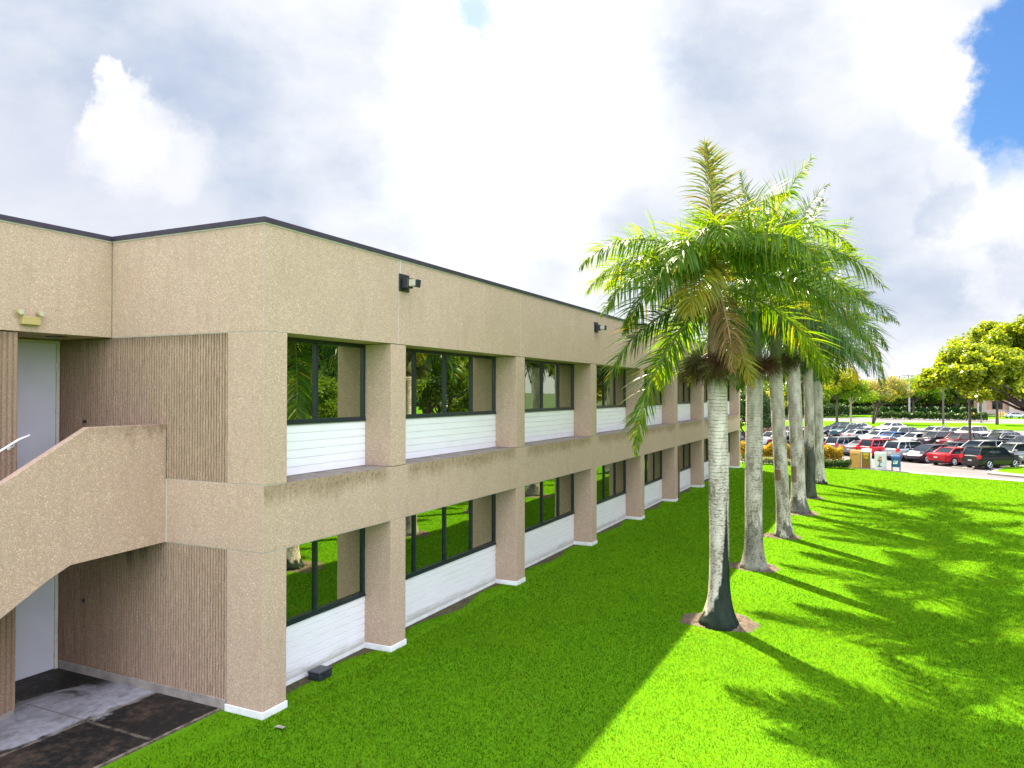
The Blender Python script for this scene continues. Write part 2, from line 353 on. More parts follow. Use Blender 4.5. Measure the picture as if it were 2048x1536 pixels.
def ground_grass(name, sunny=1.0):
    m, n = mat(name); p = n.pos()
    a = n.noise(p, 0.35, 5, 0.6); b = n.noise(p, 38, 4, 0.75); cN = n.noise(n.mapping(p, (1, 1, 1)), 5, 5, 0.7)
    c = n.mix(n.mr(b, 0.3, 0.7), (0.018, 0.140, 0.010), (0.175, 0.31, 0.004))
    c = n.mix(n.mr(a, 0.35, 0.7, 0, 0.5), c, (0.10, 0.27, 0.005))
    c = n.mix(n.mr(cN, 0.5, 0.75, 0, 0.4), c, (0.03, 0.15, 0.005))
    pbr(n, c, 0.7, 0, n.bump(n.math('ADD', b, n.math('MULTIPLY', cN, 1.0)), 0.6, 0.03), 0.0); return m
M_LAWN = ground_grass('lawn_grass')
def foliage(name, c1, c2, trans=0.5, gloss=0.35, use_tint=True, c3=None, spec=0.3):
    m, n = mat(name); p = n.pos()
    fac = n.node('ShaderNodeAttribute', attribute_name='tint').outputs['Fac'] if use_tint else n.noise(p, 1.3, 3)
    c = n.mix(fac, c1, c2)
    if c3: c = n.mix(n.mr(fac, 0.86, 0.93, 0, 1), c, c3)
    c = n.mix(n.mr(n.noise(p, 2.0, 3), 0.35, 0.7, 0, 0.4), c, tuple(x*0.72 for x in c1))
    if name == 'grass_blade':
        dn = n.noise(p, 0.55, 6, 0.62); c = n.mix(n.mr(dn, 0.58, 0.72, 0, 0.55), c, (0.22, 0.25, 0.03)); c = n.mix(n.mr(n.noise(n.mapping(p, (1, 1, 1), (9, 4, 0)), 0.9, 4), 0.55, 0.75, 0, 0.45), c, (0.02, 0.13, 0.02))
    b = n.node('ShaderNodeBsdfPrincipled', {'Base Color': c, 'Roughness': gloss, 'Specular IOR Level': spec})
    tc = n.mix(1.0, c, (2.1, 1.6, 0.2), 'MULTIPLY')
    tr = n.node('ShaderNodeBsdfTranslucent', {'Color': tc})
    mm = n.node('ShaderNodeMixShader', {0: trans}); n.L.new(b.outputs[0], mm.inputs[1]); n.L.new(tr.outputs[0], mm.inputs[2]); n.L.new(mm.outputs[0], n.out.inputs[0])
    return m
M_BLADE = foliage('grass_blade', (0.012, 0.150, 0.012), (0.205, 0.355, 0.005), 0.35, 0.9, spec=0.0)
M_FROND = foliage('palm_leaflet', (0.045, 0.15, 0.022), (0.20, 0.31, 0.016), 0.6, 0.36, c3=(0.34, 0.30, 0.03))
M_FRONDY = foliage('palm_leaflet_yellowed', (0.14, 0.20, 0.02), (0.36, 0.30, 0.03), 0.5, 0.35, c3=(0.42, 0.25, 0.04))
M_FRONDD = foliage('palm_leaflet_dry', (0.17, 0.095, 0.04), (0.42, 0.27, 0.11), 0.35, 0.6)
M_FRONDK = foliage('palm_leaflet_dark', (0.014, 0.065, 0.022), (0.06, 0.13, 0.022), 0.30, 0.34, c3=(0.25, 0.2, 0.03))
M_RACH = simple('palm_rachis', (0.16, 0.18, 0.035), 0.45, var=0.25)
M_RACHD = simple('palm_rachis_dry', (0.32, 0.19, 0.09), 0.6, var=0.25)
M_FLOWER = foliage('palm_flower_stalk', (0.15, 0.075, 0.035), (0.36, 0.19, 0.07), 0.3, 0.6)
M_FLOWERG = foliage('palm_flower_stalk_green', (0.13, 0.12, 0.035), (0.30, 0.26, 0.09), 0.3, 0.6)
M_TREE = {
 'mid': foliage('leaves_mid_green', (0.045, 0.115, 0.012), (0.15, 0.24, 0.014), 0.45),
 'yellow': foliage('leaves_yellow_green', (0.12, 0.19, 0.012), (0.36, 0.42, 0.018), 0.5, c3=(0.5, 0.42, 0.02)),
 'dark': foliage('leaves_dark_green', (0.014, 0.05, 0.012), (0.05, 0.12, 0.018), 0.35),
 'olive': foliage('leaves_pale_olive', (0.17, 0.19, 0.07), (0.36, 0.36, 0.15), 0.45),
 'bright': foliage('leaves_bright_green', (0.07, 0.17, 0.012), (0.22, 0.33, 0.018), 0.5),
 'croton': foliage('leaves_croton_yellow', (0.12, 0.15, 0.02), (0.62, 0.42, 0.02), 0.4),
 'hedge': foliage('leaves_hedge', (0.015, 0.055, 0.008), (0.06, 0.13, 0.012), 0.3),
 'silver': foliage('leaves_grey_white', (0.10, 0.17, 0.06), (0.5, 0.52, 0.42), 0.3)}
M_BARK = simple('bark_brown', (0.07, 0.05, 0.04), 0.9, var=0.4, scale=9, bump=0.6)
M_BARKL = simple('bark_pale', (0.33, 0.26, 0.2), 0.9, var=0.3, scale=9, bump=0.5)

def trunk_mat(name, seed, dark_z=0.0, dark_amt=0.0, patches=()):
    m, n = mat(name); p = n.pos(); x, y, z = n.sep(p)
    q = n.mapping(p, (1, 1, 1), (seed*3.1, seed*1.7, seed*0.37))
    wob = n.noise(q, 2.2, 3)
    rz = n.math('ADD', z, n.math('MULTIPLY', wob, 0.12))
    rg = n.math('FRACT', n.math('MULTIPLY', rz, 11.5))
    ring = n.math('MULTIPLY', n.mr(rg, 0.0, 0.22, 1, 0), n.mr(n.noise(n.mapping(q, (2.2, 2.2, 6)), 2.0, 4, 0.7), 0.4, 0.6))
    ringfade = n.mr(z, 1.5, 4.8, 0.15, 1)
    ring = n.math('MULTIPLY', ring, ringfade)
    v1 = n.noise(n.mapping(q, (3, 3, 1.0)), 1.4, 6, 0.65); v2 = n.noise(n.mapping(q, (1, 1, 2.2)), 14, 5, 0.7)
    c = n.mix(n.mr(v1, 0.35, 0.68), (0.62, 0.55, 0.50), (0.36, 0.31, 0.27))
    c = n.mix(n.mr(v1, 0.66, 0.74, 0, 0.4), c, (0.20, 0.20, 0.10))
    c = n.mix(n.math('MULTIPLY', n.mr(n.math('ADD', n.math('MULTIPLY', v2, 0.6), n.math('MULTIPLY', v1, 0.4)), 0.5, 0.56), n.mr(z, 3.4, 5.2, 0.85, 0.15)), c, (0.15, 0.13, 0.09))
    c = n.mix(n.math('MULTIPLY', ring, 0.7), c, (0.17, 0.13, 0.11))
    if dark_amt:
        dm = n.math('ADD', n.math('MULTIPLY', n.noise(n.mapping(q, (4, 4, 0.8)), 1.6, 6, 0.6), 0.75), n.math('MULTIPLY', n.noise(q, 11, 5, 0.75), 0.25))
        e = n.math('ADD', z, n.math('MULTIPLY', n.math('SUBTRACT', dm, 0.5), 3.2))
        if seed == 11:
            lat = n.math('ABSOLUTE', n.math('ADD', n.math('ADD', n.math('MULTIPLY', x, 0.9), n.math('MULTIPLY', y, 0.437)), -(6.33*0.9+9.28*0.437)-0.09))
            e = n.math('ADD', e, n.math('MULTIPLY', lat, n.mr(z, 0.15, 1.3, 4.6, 14.0)))
        c = n.mix(n.mr(e, dark_z, dark_z*0.84, 0, dark_amt, True), c, n.mix(n.mr(v2, 0.4, 0.65), (0.003, 0.008, 0.007), (0.012, 0.035, 0.022)))
    for (zz0, zz1, ax) in patches:
        pm = n.math('MULTIPLY', n.mr(z, zz0, zz0+0.02, 0, 1), n.mr(z, zz1-0.02, zz1, 1, 0))
        pm = n.math('MULTIPLY', pm, n.mr(n.math('ADD', x, n.math('MULTIPLY', v2, 0.05)), ax, ax+0.04, 1, 0))
        c = n.mix(n.math('MULTIPLY', pm, 0.8), c, (0.20, 0.11, 0.065))
    h = n.math('SUBTRACT', n.math('MULTIPLY', v2, 0.7), n.math('MULTIPLY', ring, 1.3))
    pbr(n, c, 0.95, 0, n.bump(h, 0.8, 0.025), 0.05); return m

def coarse(name, c1, c2, scale, rough=0.9, bump=0.5, c3=None):
    m, n = mat(name); p = n.pos(); a = n.noise(p, scale, 5, 0.7); b = n.noise(p, scale*0.08, 4, 0.6)
    c = n.mix(n.mr(a, 0.3, 0.7), c1, c2); c = n.mix(n.mr(b, 0.4, 0.65, 0, 0.5), c, c3 or tuple(x*0.7 for x in c1))
    pbr(n, c, rough, 0, n.bump(a, bump, 0.03), 0.3); return m
M_MULCH = coarse('mulch', (0.045, 0.03, 0.02), (0.27, 0.20, 0.14), 26)
M_SOIL = coarse('bare_soil', (0.04, 0.03, 0.02), (0.16, 0.12, 0.07), 20)
M_ASPH = coarse('sunlit_asphalt', (0.115, 0.105, 0.12), (0.155, 0.145, 0.16), 6, 0.85, 0.2, (0.09, 0.084, 0.098))
M_CONC = coarse('pale_concrete', (0.30, 0.27, 0.24), (0.38, 0.34, 0.3), 5, 0.85, 0.2, (0.24, 0.2, 0.17))
M_PAINT = simple('road_paint', (0.7, 0.7, 0.68), 0.6)

# ------------------------------------------------------------------ ground
def sheet(name, poly, z, m, kind='structure'):
    b = MB(); b.v = [(x, y, z) for x, y in poly]; b.face(*range(len(poly))); o = b.build(name, m, fix=False)
    if o.data.polygons[0].normal.z < 0: o.data.flip_normals()
    return tag(o, kind=kind)
sheet('ground', [(-700, -300), (900, -300), (900, 1500), (-700, 1500)], -0.02, M_LAWN)
sheet('lawn', [(-1.02, -60), (120, -60), (120, 5), (22.5, 45), (18.6, 49.3), (14.3, 51.2), (10.9, 52.9), (7.8, 54.7), (4.0, 55.7), (-1.5, 56.0), (-40, 56), (-40, 51.6), (-1.02, 51.6)], 0.0, M_LAWN)
# ------------------------------------------------------------------ lawn blades (nobody could count them)
def blades():
    rng = np.random.default_rng(3)
    V = []; T = []; tn = []; base = 0
    def batch(nb, x0, x1, y0, y1, h, w, dmin, dmax):
        nonlocal base
        X = rng.uniform(x0, x1, nb); Y = rng.uniform(y0, y1, nb)
        dep = (X-CAM.x)*FW.x + (Y-CAM.y)*FW.y; lat = (X-CAM.x)*RT.x + (Y-CAM.y)*RT.y
        jt = rng.normal(size=nb)*1.6*(1 if True else 0); dj = dep+jt; ok = (dj > dmin) & (dj < dmax) & (np.abs(lat) < dep*0.70+0.6) & ((X > -0.72) | ((Y < 0.0) & (X > -0.86)))
        ok &= ~((Y < 0.02) & (X < -0.62+0.0*Y) & (Y > 0.0))
        for cy in PALM_Y:
            ok &= (X-6.3)**2 + (Y-cy[1])**2 > (cy[2]*(0.66+0.40*rng.random(nb)**0.7))**2
        for pc in PIERS: ok &= ~((X < 0.04) & (np.abs(Y-pc) < 0.33))
        ok &= Y < np.interp(X, [-40, -1.5, 4, 7.8, 10.9, 14.3, 18.6, 22.5, 60], [56, 56, 55.7, 54.7, 52.9, 51.2, 49.3, 45, 20])-0.04
        # thin the grass at the foot of the siding
        thin = (X < 0.0) & (rng.random(nb) < 0.55); ok &= ~thin
        X = X[ok]; Y = Y[ok]; m_ = len(X)
        a = rng.uniform(0, 2*np.pi, m_); hh = h*rng.uniform(0.45, 1.25, m_); ww = w*rng.uniform(0.6, 1.3, m_)
        lean = rng.uniform(0.15, 1.0, m_)*hh; la = rng.uniform(0, 2*np.pi, m_)
        P0 = np.stack([X-np.cos(a)*ww, Y-np.sin(a)*ww, np.zeros(m_)], 1); P1 = np.stack([X+np.cos(a)*ww, Y+np.sin(a)*ww, np.zeros(m_)], 1)
        P2 = np.stack([X+np.cos(la)*lean, Y+np.sin(la)*lean, hh], 1)
        V.append(np.stack([P0, P1, P2], 1).reshape(-1, 3)); T.append(np.arange(base, base+3*m_).reshape(-1, 3)); base += 3*m_
        cl = 0.5+0.5*np.sin(X*1.3+np.sin(Y*0.9)*2)*np.sin(Y*1.1+X*0.4)
        tn.append(np.repeat(np.clip(rng.random(m_)*0.75+0.25*cl, 0, 1), 3))
    batch(900000, -1.1, 22, -3.5, 20, 0.042, 0.0055, -9, 21)
    batch(700000, -1.1, 30, -3, 42, 0.042, 0.009, 21, 34)
    batch(460000, -1.1, 32, 5, 62, 0.04, 0.015, 34, 66)
    return np.concatenate(V), np.concatenate(T), np.concatenate(tn)
PALM_Y = [(6.33, 9.28+0.3, 0.98), (6.2, 16.3, 0.85), (6.38, 22.5, 0.8), (6.34, 29.3, 1.05), (6.45, 35.3, 0.8), (6.35, 42.8, 0.7)]
PIERS = [0.30, 4.25, 10.85, 17.5, 24.15, 30.65, 37.5, 44.3, 51.1]
V, T, tn = blades()
gro = np_mesh('grass', V, T, M_BLADE, tn)
rn = np.random.default_rng(1).normal(scale=0.35, size=(len(V), 3)); rn[:, 2] = 1.0; rn = np.repeat(rn[::3], 3, 0)[:len(V)]; rn /= np.linalg.norm(rn, axis=1)[:, None]
gro.data.normals_split_custom_set_from_vertices([tuple(q) for q in rn.tolist()])
tag(gro, 'short bright green lawn grass between the building and the palms', 'grass', kind='stuff')

# palm mulch rings as thin mounds
for cx, cy, r in PALM_Y:
    b = MB(); nseg = 96; rings = [1.0, 0.92, 0.84, 0.76, 0.68, 0.6, 0.5, 0.4, 0.1]; hz = [0.004, 0.02, 0.03, 0.04, 0.05, 0.055, 0.06, 0.07, 0.075]
    cxx = cx-0.08
    for rr, h in zip(rings, hz):
        for k in range(nseg):
            a = 2*math.pi*k/nseg; q = r*rr*(1+0.06*math.sin(3*a+cy)+0.05*math.sin(7*a+cy*2)+random.uniform(-.03, .03)*(rr > .9))
            b.v.append((cxx+math.cos(a)*q, cy+math.sin(a)*q*0.85, h+random.uniform(-.012, .02)*(rr < 1)))
    for i in range(len(rings)-1):
        for k in range(nseg):
            k2 = (k+1) % nseg; b.face(i*nseg+k, i*nseg+k2, (i+1)*nseg+k2, (i+1)*nseg+k)
    b.face(*[(len(rings)-1)*nseg+k for k in range(nseg)])
    tag(b.build('mulch', M_MULCH, fix=True), kind='structure')
# bare soil at the foot of the siding
for k in range(8):
    y0 = PIERS[k]+0.3; y1 = PIERS[k+1]-0.3; w = 0.36
    b = MB(); N = 14; top = []; 
    for i in range(N+1):
        y = y0+(y1-y0)*i/N; top.append((-0.74+w*(0.5+0.5*math.sin(y*1.7+k))*(0.5+random.random()*0.7)+0.12, y))
    b.v = [(-0.75, y0, 0.008)]+[(x, y, 0.008) for x, y in top]+[(-0.75, y1, 0.008)]; b.face(*range(len(b.v)))
    o = b.build('bare_soil', M_SOIL)
    if o.data.polygons[0].normal.z < 0: o.data.flip_normals()
    tag(o, kind='structure')

# walkway slabs by the stair
b = MB(); b.box(-2.74, -1.0, -1.44, 0.0, -0.1, 0.03); b.box(-2.74, -1.0, -14, -1.46, -0.1, 0.03); b.box(-4.42, -2.76, -1.44, 0.0, -0.1, 0.03); b.box(-4.42, -2.76, -14, -1.46, -0.1, 0.03); b.box(-5.9, -4.44, -1.84, 0.0, -0.1, 0.03)
b.box(-4.10, -4.42, -14, -1.84, -0.1, 0.03) if False else None
tag(b.build('path', M_WALK), kind='structure')

# ------------------------------------------------------------------ the office building
B = empty('office_building', (-12, 25, 0))
tag(B, 'two-storey beige exposed-aggregate office building with deep-set mirrored windows', 'building')
def part(name, mb, m, parent=B, **k): return mb.build(name, m, parent, **(k if parent is B else dict(k, offset=ZERO)))
XW = -0.74; Y1 = 51.4
Z1, Z2, Z3, ZT = 2.97, 4.19, 6.98, 8.95
part('inner_wall', MB().box(-26, -0.88, 0.3, Y1-0.02, -0.1, 8.9).box(-26, -5.83, -18, 0.28, -0.1, 8.9).box(-5.80, -4.3, -18, -1.9, 0.0, 8.9).box(-5.8, -4.12, -1.86, 0.28, 7.1, 8.9), M_STONE)
g = 0.006
for k in range(8):
    ya = 0 if k == 0 else PIERS[k]; yb = PIERS[k+1] if k < 7 else Y1
    part('upper_wall_panel', MB().box(-0.86, 0, ya+g, yb-g, Z3+g, ZT), M_STONE, bevel=0.006)
    part('spandrel_panel', MB().box(-0.86, 0, ya+g, yb-g, Z1+g, Z2-g), [M_SPAN], bevel=0.006)
    part('joint_seal', MB().box(-0.5, -0.004, yb-g, yb+g, Z3+g, ZT-0.02), M_SEALW); part('joint_seal', MB().box(-0.5, -0.004, yb-g, yb+g, Z1+0.02, Z2-0.02), M_SEAL)
part('joint_seal', MB().box(-0.5, -0.003, 0.0, 0.6, Z3-g, Z3+g-0.001).box(-0.5, -0.003, 0.0, Y1-0.03, Z1-g+.001, Z1+g-.001).box(-0.5, -0.003, 0, 0.6, Z2-g, Z2+g), M_SEAL)
for k, yc in enumerate(PIERS):
    w = 0.3
    for z0, z1, fl in ((0.13, Z1-g, 0), (Z2+g, Z3-g, 1)):
        bx = MB().box(-0.89 if k == 0 else -0.86, 0, yc-w if k else 0.0, yc+w, z0, z1)
        c = part('column', bx, M_STONE, bevel=0.008)
        if fl == 0:
            part('plinth', MB().box(-0.91 if k == 0 else -0.85, 0.022, (yc-w-0.022) if k else -0.022, yc+w+0.022, 0.0, 0.132), M_PLINTH, c, bevel=0.01)
# sills
for k in range(8):
    y0 = PIERS[k]+0.3; y1 = PIERS[k+1]-0.3
    part('sill', MB().box(-0.80, -0.012, y0+0.002, y1-0.002, Z2-0.02, Z2+0.003), M_SILL)
    np_ = 2 if k == 0 else 4
    for fl, (zb, zs, zt) in enumerate(((0.10, 1.20, Z1), (Z2+0.012, 5.22, Z3))):
        # siding: boards with a lap
        b = MB(); nb = 7 if fl == 0 else 6; hb = (zs-zb)/nb
        for i in range(nb):
            za = zb+i*hb
            b.prism([(XW-0.05, za), (XW+0.022, za+0.001), (XW+0.022, za+hb-0.020), (XW+0.002, za+hb-0.014), (XW+0.002, za+hb), (XW-0.05, za+hb)], 'y', y0+0.001, y1-0.001)
        s = part('siding_panel', b, M_SIDE, fix=True)
        if fl == 0: part('siding_base', MB().box(XW-0.05, XW+0.03, y0+.001, y1-.001, -0.02, 0.098), M_PLINTH)
        # window
        b = MB(); t_ = 0.075
        b.box(XW-0.09, XW+0.035, y0+.001, y1-.001, zs+0.001, zs+0.10).box(XW-0.09, XW+0.03, y0+.001, y1-.001, zt-0.085, zt-0.003)
        b.box(XW-0.09, XW+0.055, y0+.001, y1-.001, zs+0.001, zs+0.035)
        b.box(XW-0.09, XW+0.03, y0+.001, y0+t_, zs+0.10, zt-0.085).box(XW-0.09, XW+0.03, y1-t_, y1-.001, zs+0.10, zt-0.085)
        pw = (y1-y0)/np_
        for i in range(1, np_): b.box(XW-0.09, XW+0.032, y0+i*pw-0.035, y0+i*pw+0.035, zs+0.10, zt-0.085)
        w = part('window', b, M_FRAME)
        for i in range(np_):
            dy = random.uniform(-1, 1)*0.0025
            q = MB(); ya = y0+i*pw+(0.035 if i else t_); yb = y0+(i+1)*pw-(0.035 if i < np_-1 else t_)
            x0_, x1_ = XW-0.02+dy, XW-0.02-dy
            q.prism([(x0_-0.01, ya), (x0_, ya), (x1_, yb), (x1_-0.01, yb)], 'z', zs+0.10, zt-0.085)
            q.build('pane', M_GLASS, w, ZERO, fix=True)
# wall B (end wall, faces the camera side) : smooth bands and ribbed panels
part('upper_wall_panel', MB().box(-4.1+g, -g, 0.0, 0.28, Z3+g, ZT), M_STONE, bevel=0.006)
part('spandrel_panel', MB().box(-2.48, -0.001-g, -0.001, 0.28, Z1+g, Z2-g), M_STONE, bevel=0.006)
part('joint_seal', MB().box(-2.49, -0.01, 0.004, 0.2, Z1-g+.001, Z1+g-.001).box(-2.49, -0.01, 0.004, 0.2, Z2-g+.001, Z2+g-.001).box(-4.1, -0.01, 0.004, 0.2, Z3-g, Z3+g-.001).box(-g, 0.0012, -0.0012, 0.006, Z1, ZT-0.02), M_SEAL)
part('joint_seal', MB().box(-2.50, -2.478, -0.006, 0.1, Z1, Z2), M_SEALW)
def ribs(a0, a1, pitch, depth):
    pts = []; n_ = int(round((a1-a0)/pitch)); pt = (a1-a0)/n_
    for i in range(n_):
        a = a0+i*pt; j = [random.uniform(-.003, .003) for _ in range(4)]
        pts += [(a, -depth*1.0), (a+pt*0.22+j[0], -depth+j[1]), (a+pt*0.40, 0+j[2]*0.4), (a+pt*0.82+j[3], 0+j[1]*0.4)]
    return pts
for z0, z1 in ((0.2, Z1-g), (Z2+g, Z3-g)):
    pf = ribs(-5.75, -0.90, 0.070, 0.045); NZ = 26
    poly = [(-5.75, 0.28)]+[(a, 0.004-d) for a, d in pf]+[(-0.90, 0.004), (-0.90, 0.28)]
    # triangulation of a comb polygon is unreliable: build it as quads
    b = MB(); fr = [(a, 0.004-d) for a, d in pf]+[(-0.90, 0.006)]
    grid = [[(a+random.uniform(-.004, .004), y+(random.uniform(-.004, .005) if 0 < ii < len(fr)-1 else 0), z0+(z1-z0)*kz/NZ) for kz in range(NZ+1)] for ii, (a, y) in enumerate(fr)]
    for ii in range(len(fr)-1):
        for kz in range(NZ): b.quad(grid[ii][kz], grid[ii+1][kz], grid[ii+1][kz+1], grid[ii][kz+1])
    b.quad((fr[0][0], 0.02, z1), (fr[-1][0], 0.02, z1), (fr[-1][0], 0.28, z1), (fr[0][0], 0.28, z1)); b.quad((fr[0][0], 0.06, z0), (fr[-1][0], 0.06, z0), (fr[-1][0], 0.06, z1), (fr[0][0], 0.06, z1))
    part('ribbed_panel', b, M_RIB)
part('wall_base', MB().box(-5.76, -0.912, -0.01, 0.28, 0.0, 0.2), M_CURB, bevel=0.01)
part('wall_plug', MB().tube([(-4.92, 0.02, 5.27), (-4.92, -0.03, 5.27)], 0.035, 10), M_BLK)
part('wall_plug', MB().tube([(-4.92, 0.02, 1.55), (-4.92, -0.015, 1.55)], 0.04, 10), M_BLK)
# wall C
part('upper_wall_panel', MB().box(-5.6, -4.1, -18, -0.003, Z3+g, ZT), M_STONE, bevel=0.006)
for z0, z1 in ((0.14, Z1), (Z1+0.002, Z3-0.02)):
    fr = [(a, -4.1-d*-1-0.03) for a, d in ribs(-17.5, -1.86, 0.10, 0.035)]
    b = MB(); fr = [(a, -4.1+d) for a, d in ribs(-17.5, -1.86, 0.10, 0.035)]+[(-1.86, -4.12)]
    for (a, x), (a2, x2) in zip(fr[:-1], fr[1:]): b.quad((x, a, z0), (x2, a2, z0), (x2, a2, z1), (x, a, z1)); b.quad((x, a, z1), (x2, a2, z1), (-4.25, a2, z1), (-4.25, a, z1))
    b.quad((-5.78, -1.86, z0), (-4.12, -1.86, z0), (-4.12, -1.86, z1), (-5.78, -1.86, z1))
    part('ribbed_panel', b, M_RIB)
part('wall_base', MB().box(-5.79, -4.13, -17.5, -1.87, 0.0, 0.138), M_CURB)
for zb, zt in ((0.03, 2.68), (4.16, 6.96)):
    d = part('door', MB().box(-5.80, -5.752, -1.55, -0.085, zb+0.01, zt-0.06), M_DOOR, bevel=0.004)
    for hz in (0.25, 1.25, 2.2): part('hinge', MB().tube([(-5.745, -0.078, zb+hz), (-5.745, -0.078, zb+hz+0.12)], 0.012, 8), M_HINGE, d)
    part('handle', MB().tube([(-5.75, -1.42, zb+1.0), (-5.69, -1.42, zb+1.0), (-5.69, -1.32, zb+1.0)], 0.012, 8), M_HINGE, d)
    part('door_frame', MB().box(-5.79, -5.73, -0.078, -0.012, zb, zt-0.055).box(-5.79, -5.73, -1.62, -1.56, zb, zt-0.055).box(-5.79, -5.73, -1.62, -0.012, zt-0.053, zt), M_DFRAME)
part('soffit_vent', MB().box(-4.85, -4.55, -0.9, -0.62, Z3-0.012, Z3-0.001), M_BLK2)
# coping
oc = 0.045
def L(off, z0, z1):
    return MB().box(-0.55, off, -off, Y1+off, z0, z1).box(-4.1+off, -0.552, -off, 0.5, z0, z1).box(-4.65, -4.1+off-0.002, -18, 0.5, z0, z1)
part('coping', L(oc, ZT+0.001, ZT+0.09), M_COPE)
part('flashing', L(0.014, ZT-0.028, ZT), M_FLASH)
part('roof', MB().box(-26, -0.56, 0.52, Y1-0.5, 8.91, 8.96), M_ROOF)
part('downpipe', MB().tube([(0.05, 30.98, 0.05), (0.05, 30.98, 2.9)], 0.05, 8).tube([(0.05, 30.98, 2.88), (-0.1, 30.98, 2.96)], 0.05, 8).box(-0.01, 0.02, 30.9, 31.06, 1.5, 1.54), M_BRN)

# ------------------------------------------------------------------ outside stair
ST = empty('outside_staircase', (-3.3, -1.0, 0))
tag(ST, 'concrete outside staircase and landing behind a solid aggregate parapet', 'staircase')
sl_ = 0.574
poly = [(-0.004, Z1), (-1.93, 2.91), (-2.3, 2.74), (-7.6, 2.74-5.3*sl_), (-7.9, 0.0), (-9.3, 0.0), (-9.3, 0.85), (-1.62, 5.26), (-0.004, 5.26)]
part_ = MB().prism(poly, 'x', -2.64, -2.49).build('parapet', M_PARA, ST, fix=True, bevel=0.012)
MB().box(-4.09, -2.645, -1.62, -0.004, 3.92, 4.14).build('landing', M_CURB, ST)
b = MB(); ns = 24
for i in range(ns):
    z = 4.14-(i+1)*4.14/ns; y = -1.62-i*0.30
    b.box(-4.09, -2.645, y-0.30, y-0.002, max(z-0.25, 0.0), z)
b.build('stair_flight', M_CURB, ST)
RL = empty('handrail', (-3.9, -3.5, 3.0))
tag(RL, 'white tubular handrail fixed to the ribbed wall beside the stairs', 'handrail')
b = MB().tube([(-3.93, -1.75, 5.09), (-3.93, -1.95, 5.02), (-3.93, -9.0, 5.02-7.05*sl_)], 0.021, 10).build('rail', M_WMETAL, RL, smooth=True)
for yy in (-2.02, -3.9, -5.8, -7.7):
    z = 5.02-(-yy-1.95)*sl_
    MB().tube([(-3.93, yy, z-0.01), (-3.96, yy, z-0.08), (-4.09, yy, z-0.11)], 0.01, 6).tube([(-4.09, yy, z-0.11), (-4.105, yy, z-0.11)], 0.035, 12).build('bracket', M_WMETAL, RL)

# ------------------------------------------------------------------ wall fittings
for i, (y, lab) in enumerate(((4.45, 'square black wall floodlight under the roof edge, nearest the corner'), (17.72, 'small black wall floodlight farther along, just left of the palm crowns'))):
    z = 8.42
    e = tag(empty('wall_light', (0, y, z)), lab, 'wall light', 'floodlights on the upper wall')
    MB().box(0.0, 0.03, -0.2, 0.2, -0.2, 0.2).build('back_plate', M_BLK, e, ZERO, bevel=0.006)
    MB().box(0.03, 0.20, -0.13, 0.1, -0.13, 0.09).build('housing', M_BLK2, e, ZERO, bevel=0.015)
    h = MB().prism([(0.20, -0.08), (0.40, -0.12), (0.42, 0.06), (0.20, 0.09)], 'y', -0.10, 0.10).build('lamp_head', M_BLK2, e, ZERO, fix=True, bevel=0.008)
    MB().prism([(0.22, -0.092), (0.385, -0.127), (0.385, -0.119), (0.22, -0.084)], 'y', -0.09, 0.09).box(0.215, 0.39, -0.106, -0.101, -0.09, 0.06).build('lens', M_LENS, h, ZERO, fix=True)
    MB().box(0.0, 0.016, -0.15, -0.135, 0.2, 0.52).build('conduit', M_SEALW, e, ZERO)
e = tag(empty('emergency_light', (-4.1, -1.68, 7.2)), 'beige box emergency light with two round heads over the upper door', 'emergency light')
MB().box(0.0, 0.11, -0.17, 0.17, -0.09, 0.06).build('battery_box', M_TAN, e, ZERO, bevel=0.012)
for s in (-1, 1):
    hd = MB().tube([(0.06, s*0.14, 0.06), (0.07, s*0.15, 0.11)], 0.012, 8).tube([(0.03, s*0.15, 0.13), (0.10, s*0.19-0.03, 0.135), (0.14, s*0.19-0.03, 0.13)], [0.03, 0.06, 0.062], 14).build('lamp_head', M_TAN, e, ZERO, smooth=False)
    MB().tube([(0.141, s*0.19-0.03, 0.13), (0.146, s*0.19-0.03, 0.13)], 0.052, 14).build('lens', M_LENS, hd, ZERO)
# ground box by the siding
e = tag(empty('ground_box', (-0.42, 2.05, 0)), 'small black weatherproof box lying on the grass beside the lower siding', 'utility box')
MB().box(-0.16, 0.16, -0.2, 0.2, 0.0, 0.13).build('case', M_BLK2, e, ZERO, bevel=0.03)
MB().box(-0.17, 0.17, -0.21, 0.21, 0.132, 0.18).build('lid', M_BLK2, e, ZERO, bevel=0.025)
MB().tube([(0.15, -0.08, 0.1), (0.2, -0.08, 0.12), (0.2, 0.08, 0.12), (0.15, 0.08, 0.1)], 0.012, 6).build('handle', M_BLK, e, ZERO)
tag(MB().box(-.09, .09, -.04, .04, 0.02, .03).build('paper_scrap', M_CURB, None, (0.55, -0.15, 0.02), bevel=0.01), 'pale flat scrap lying on the grass near the corner column', 'litter')
#--END1

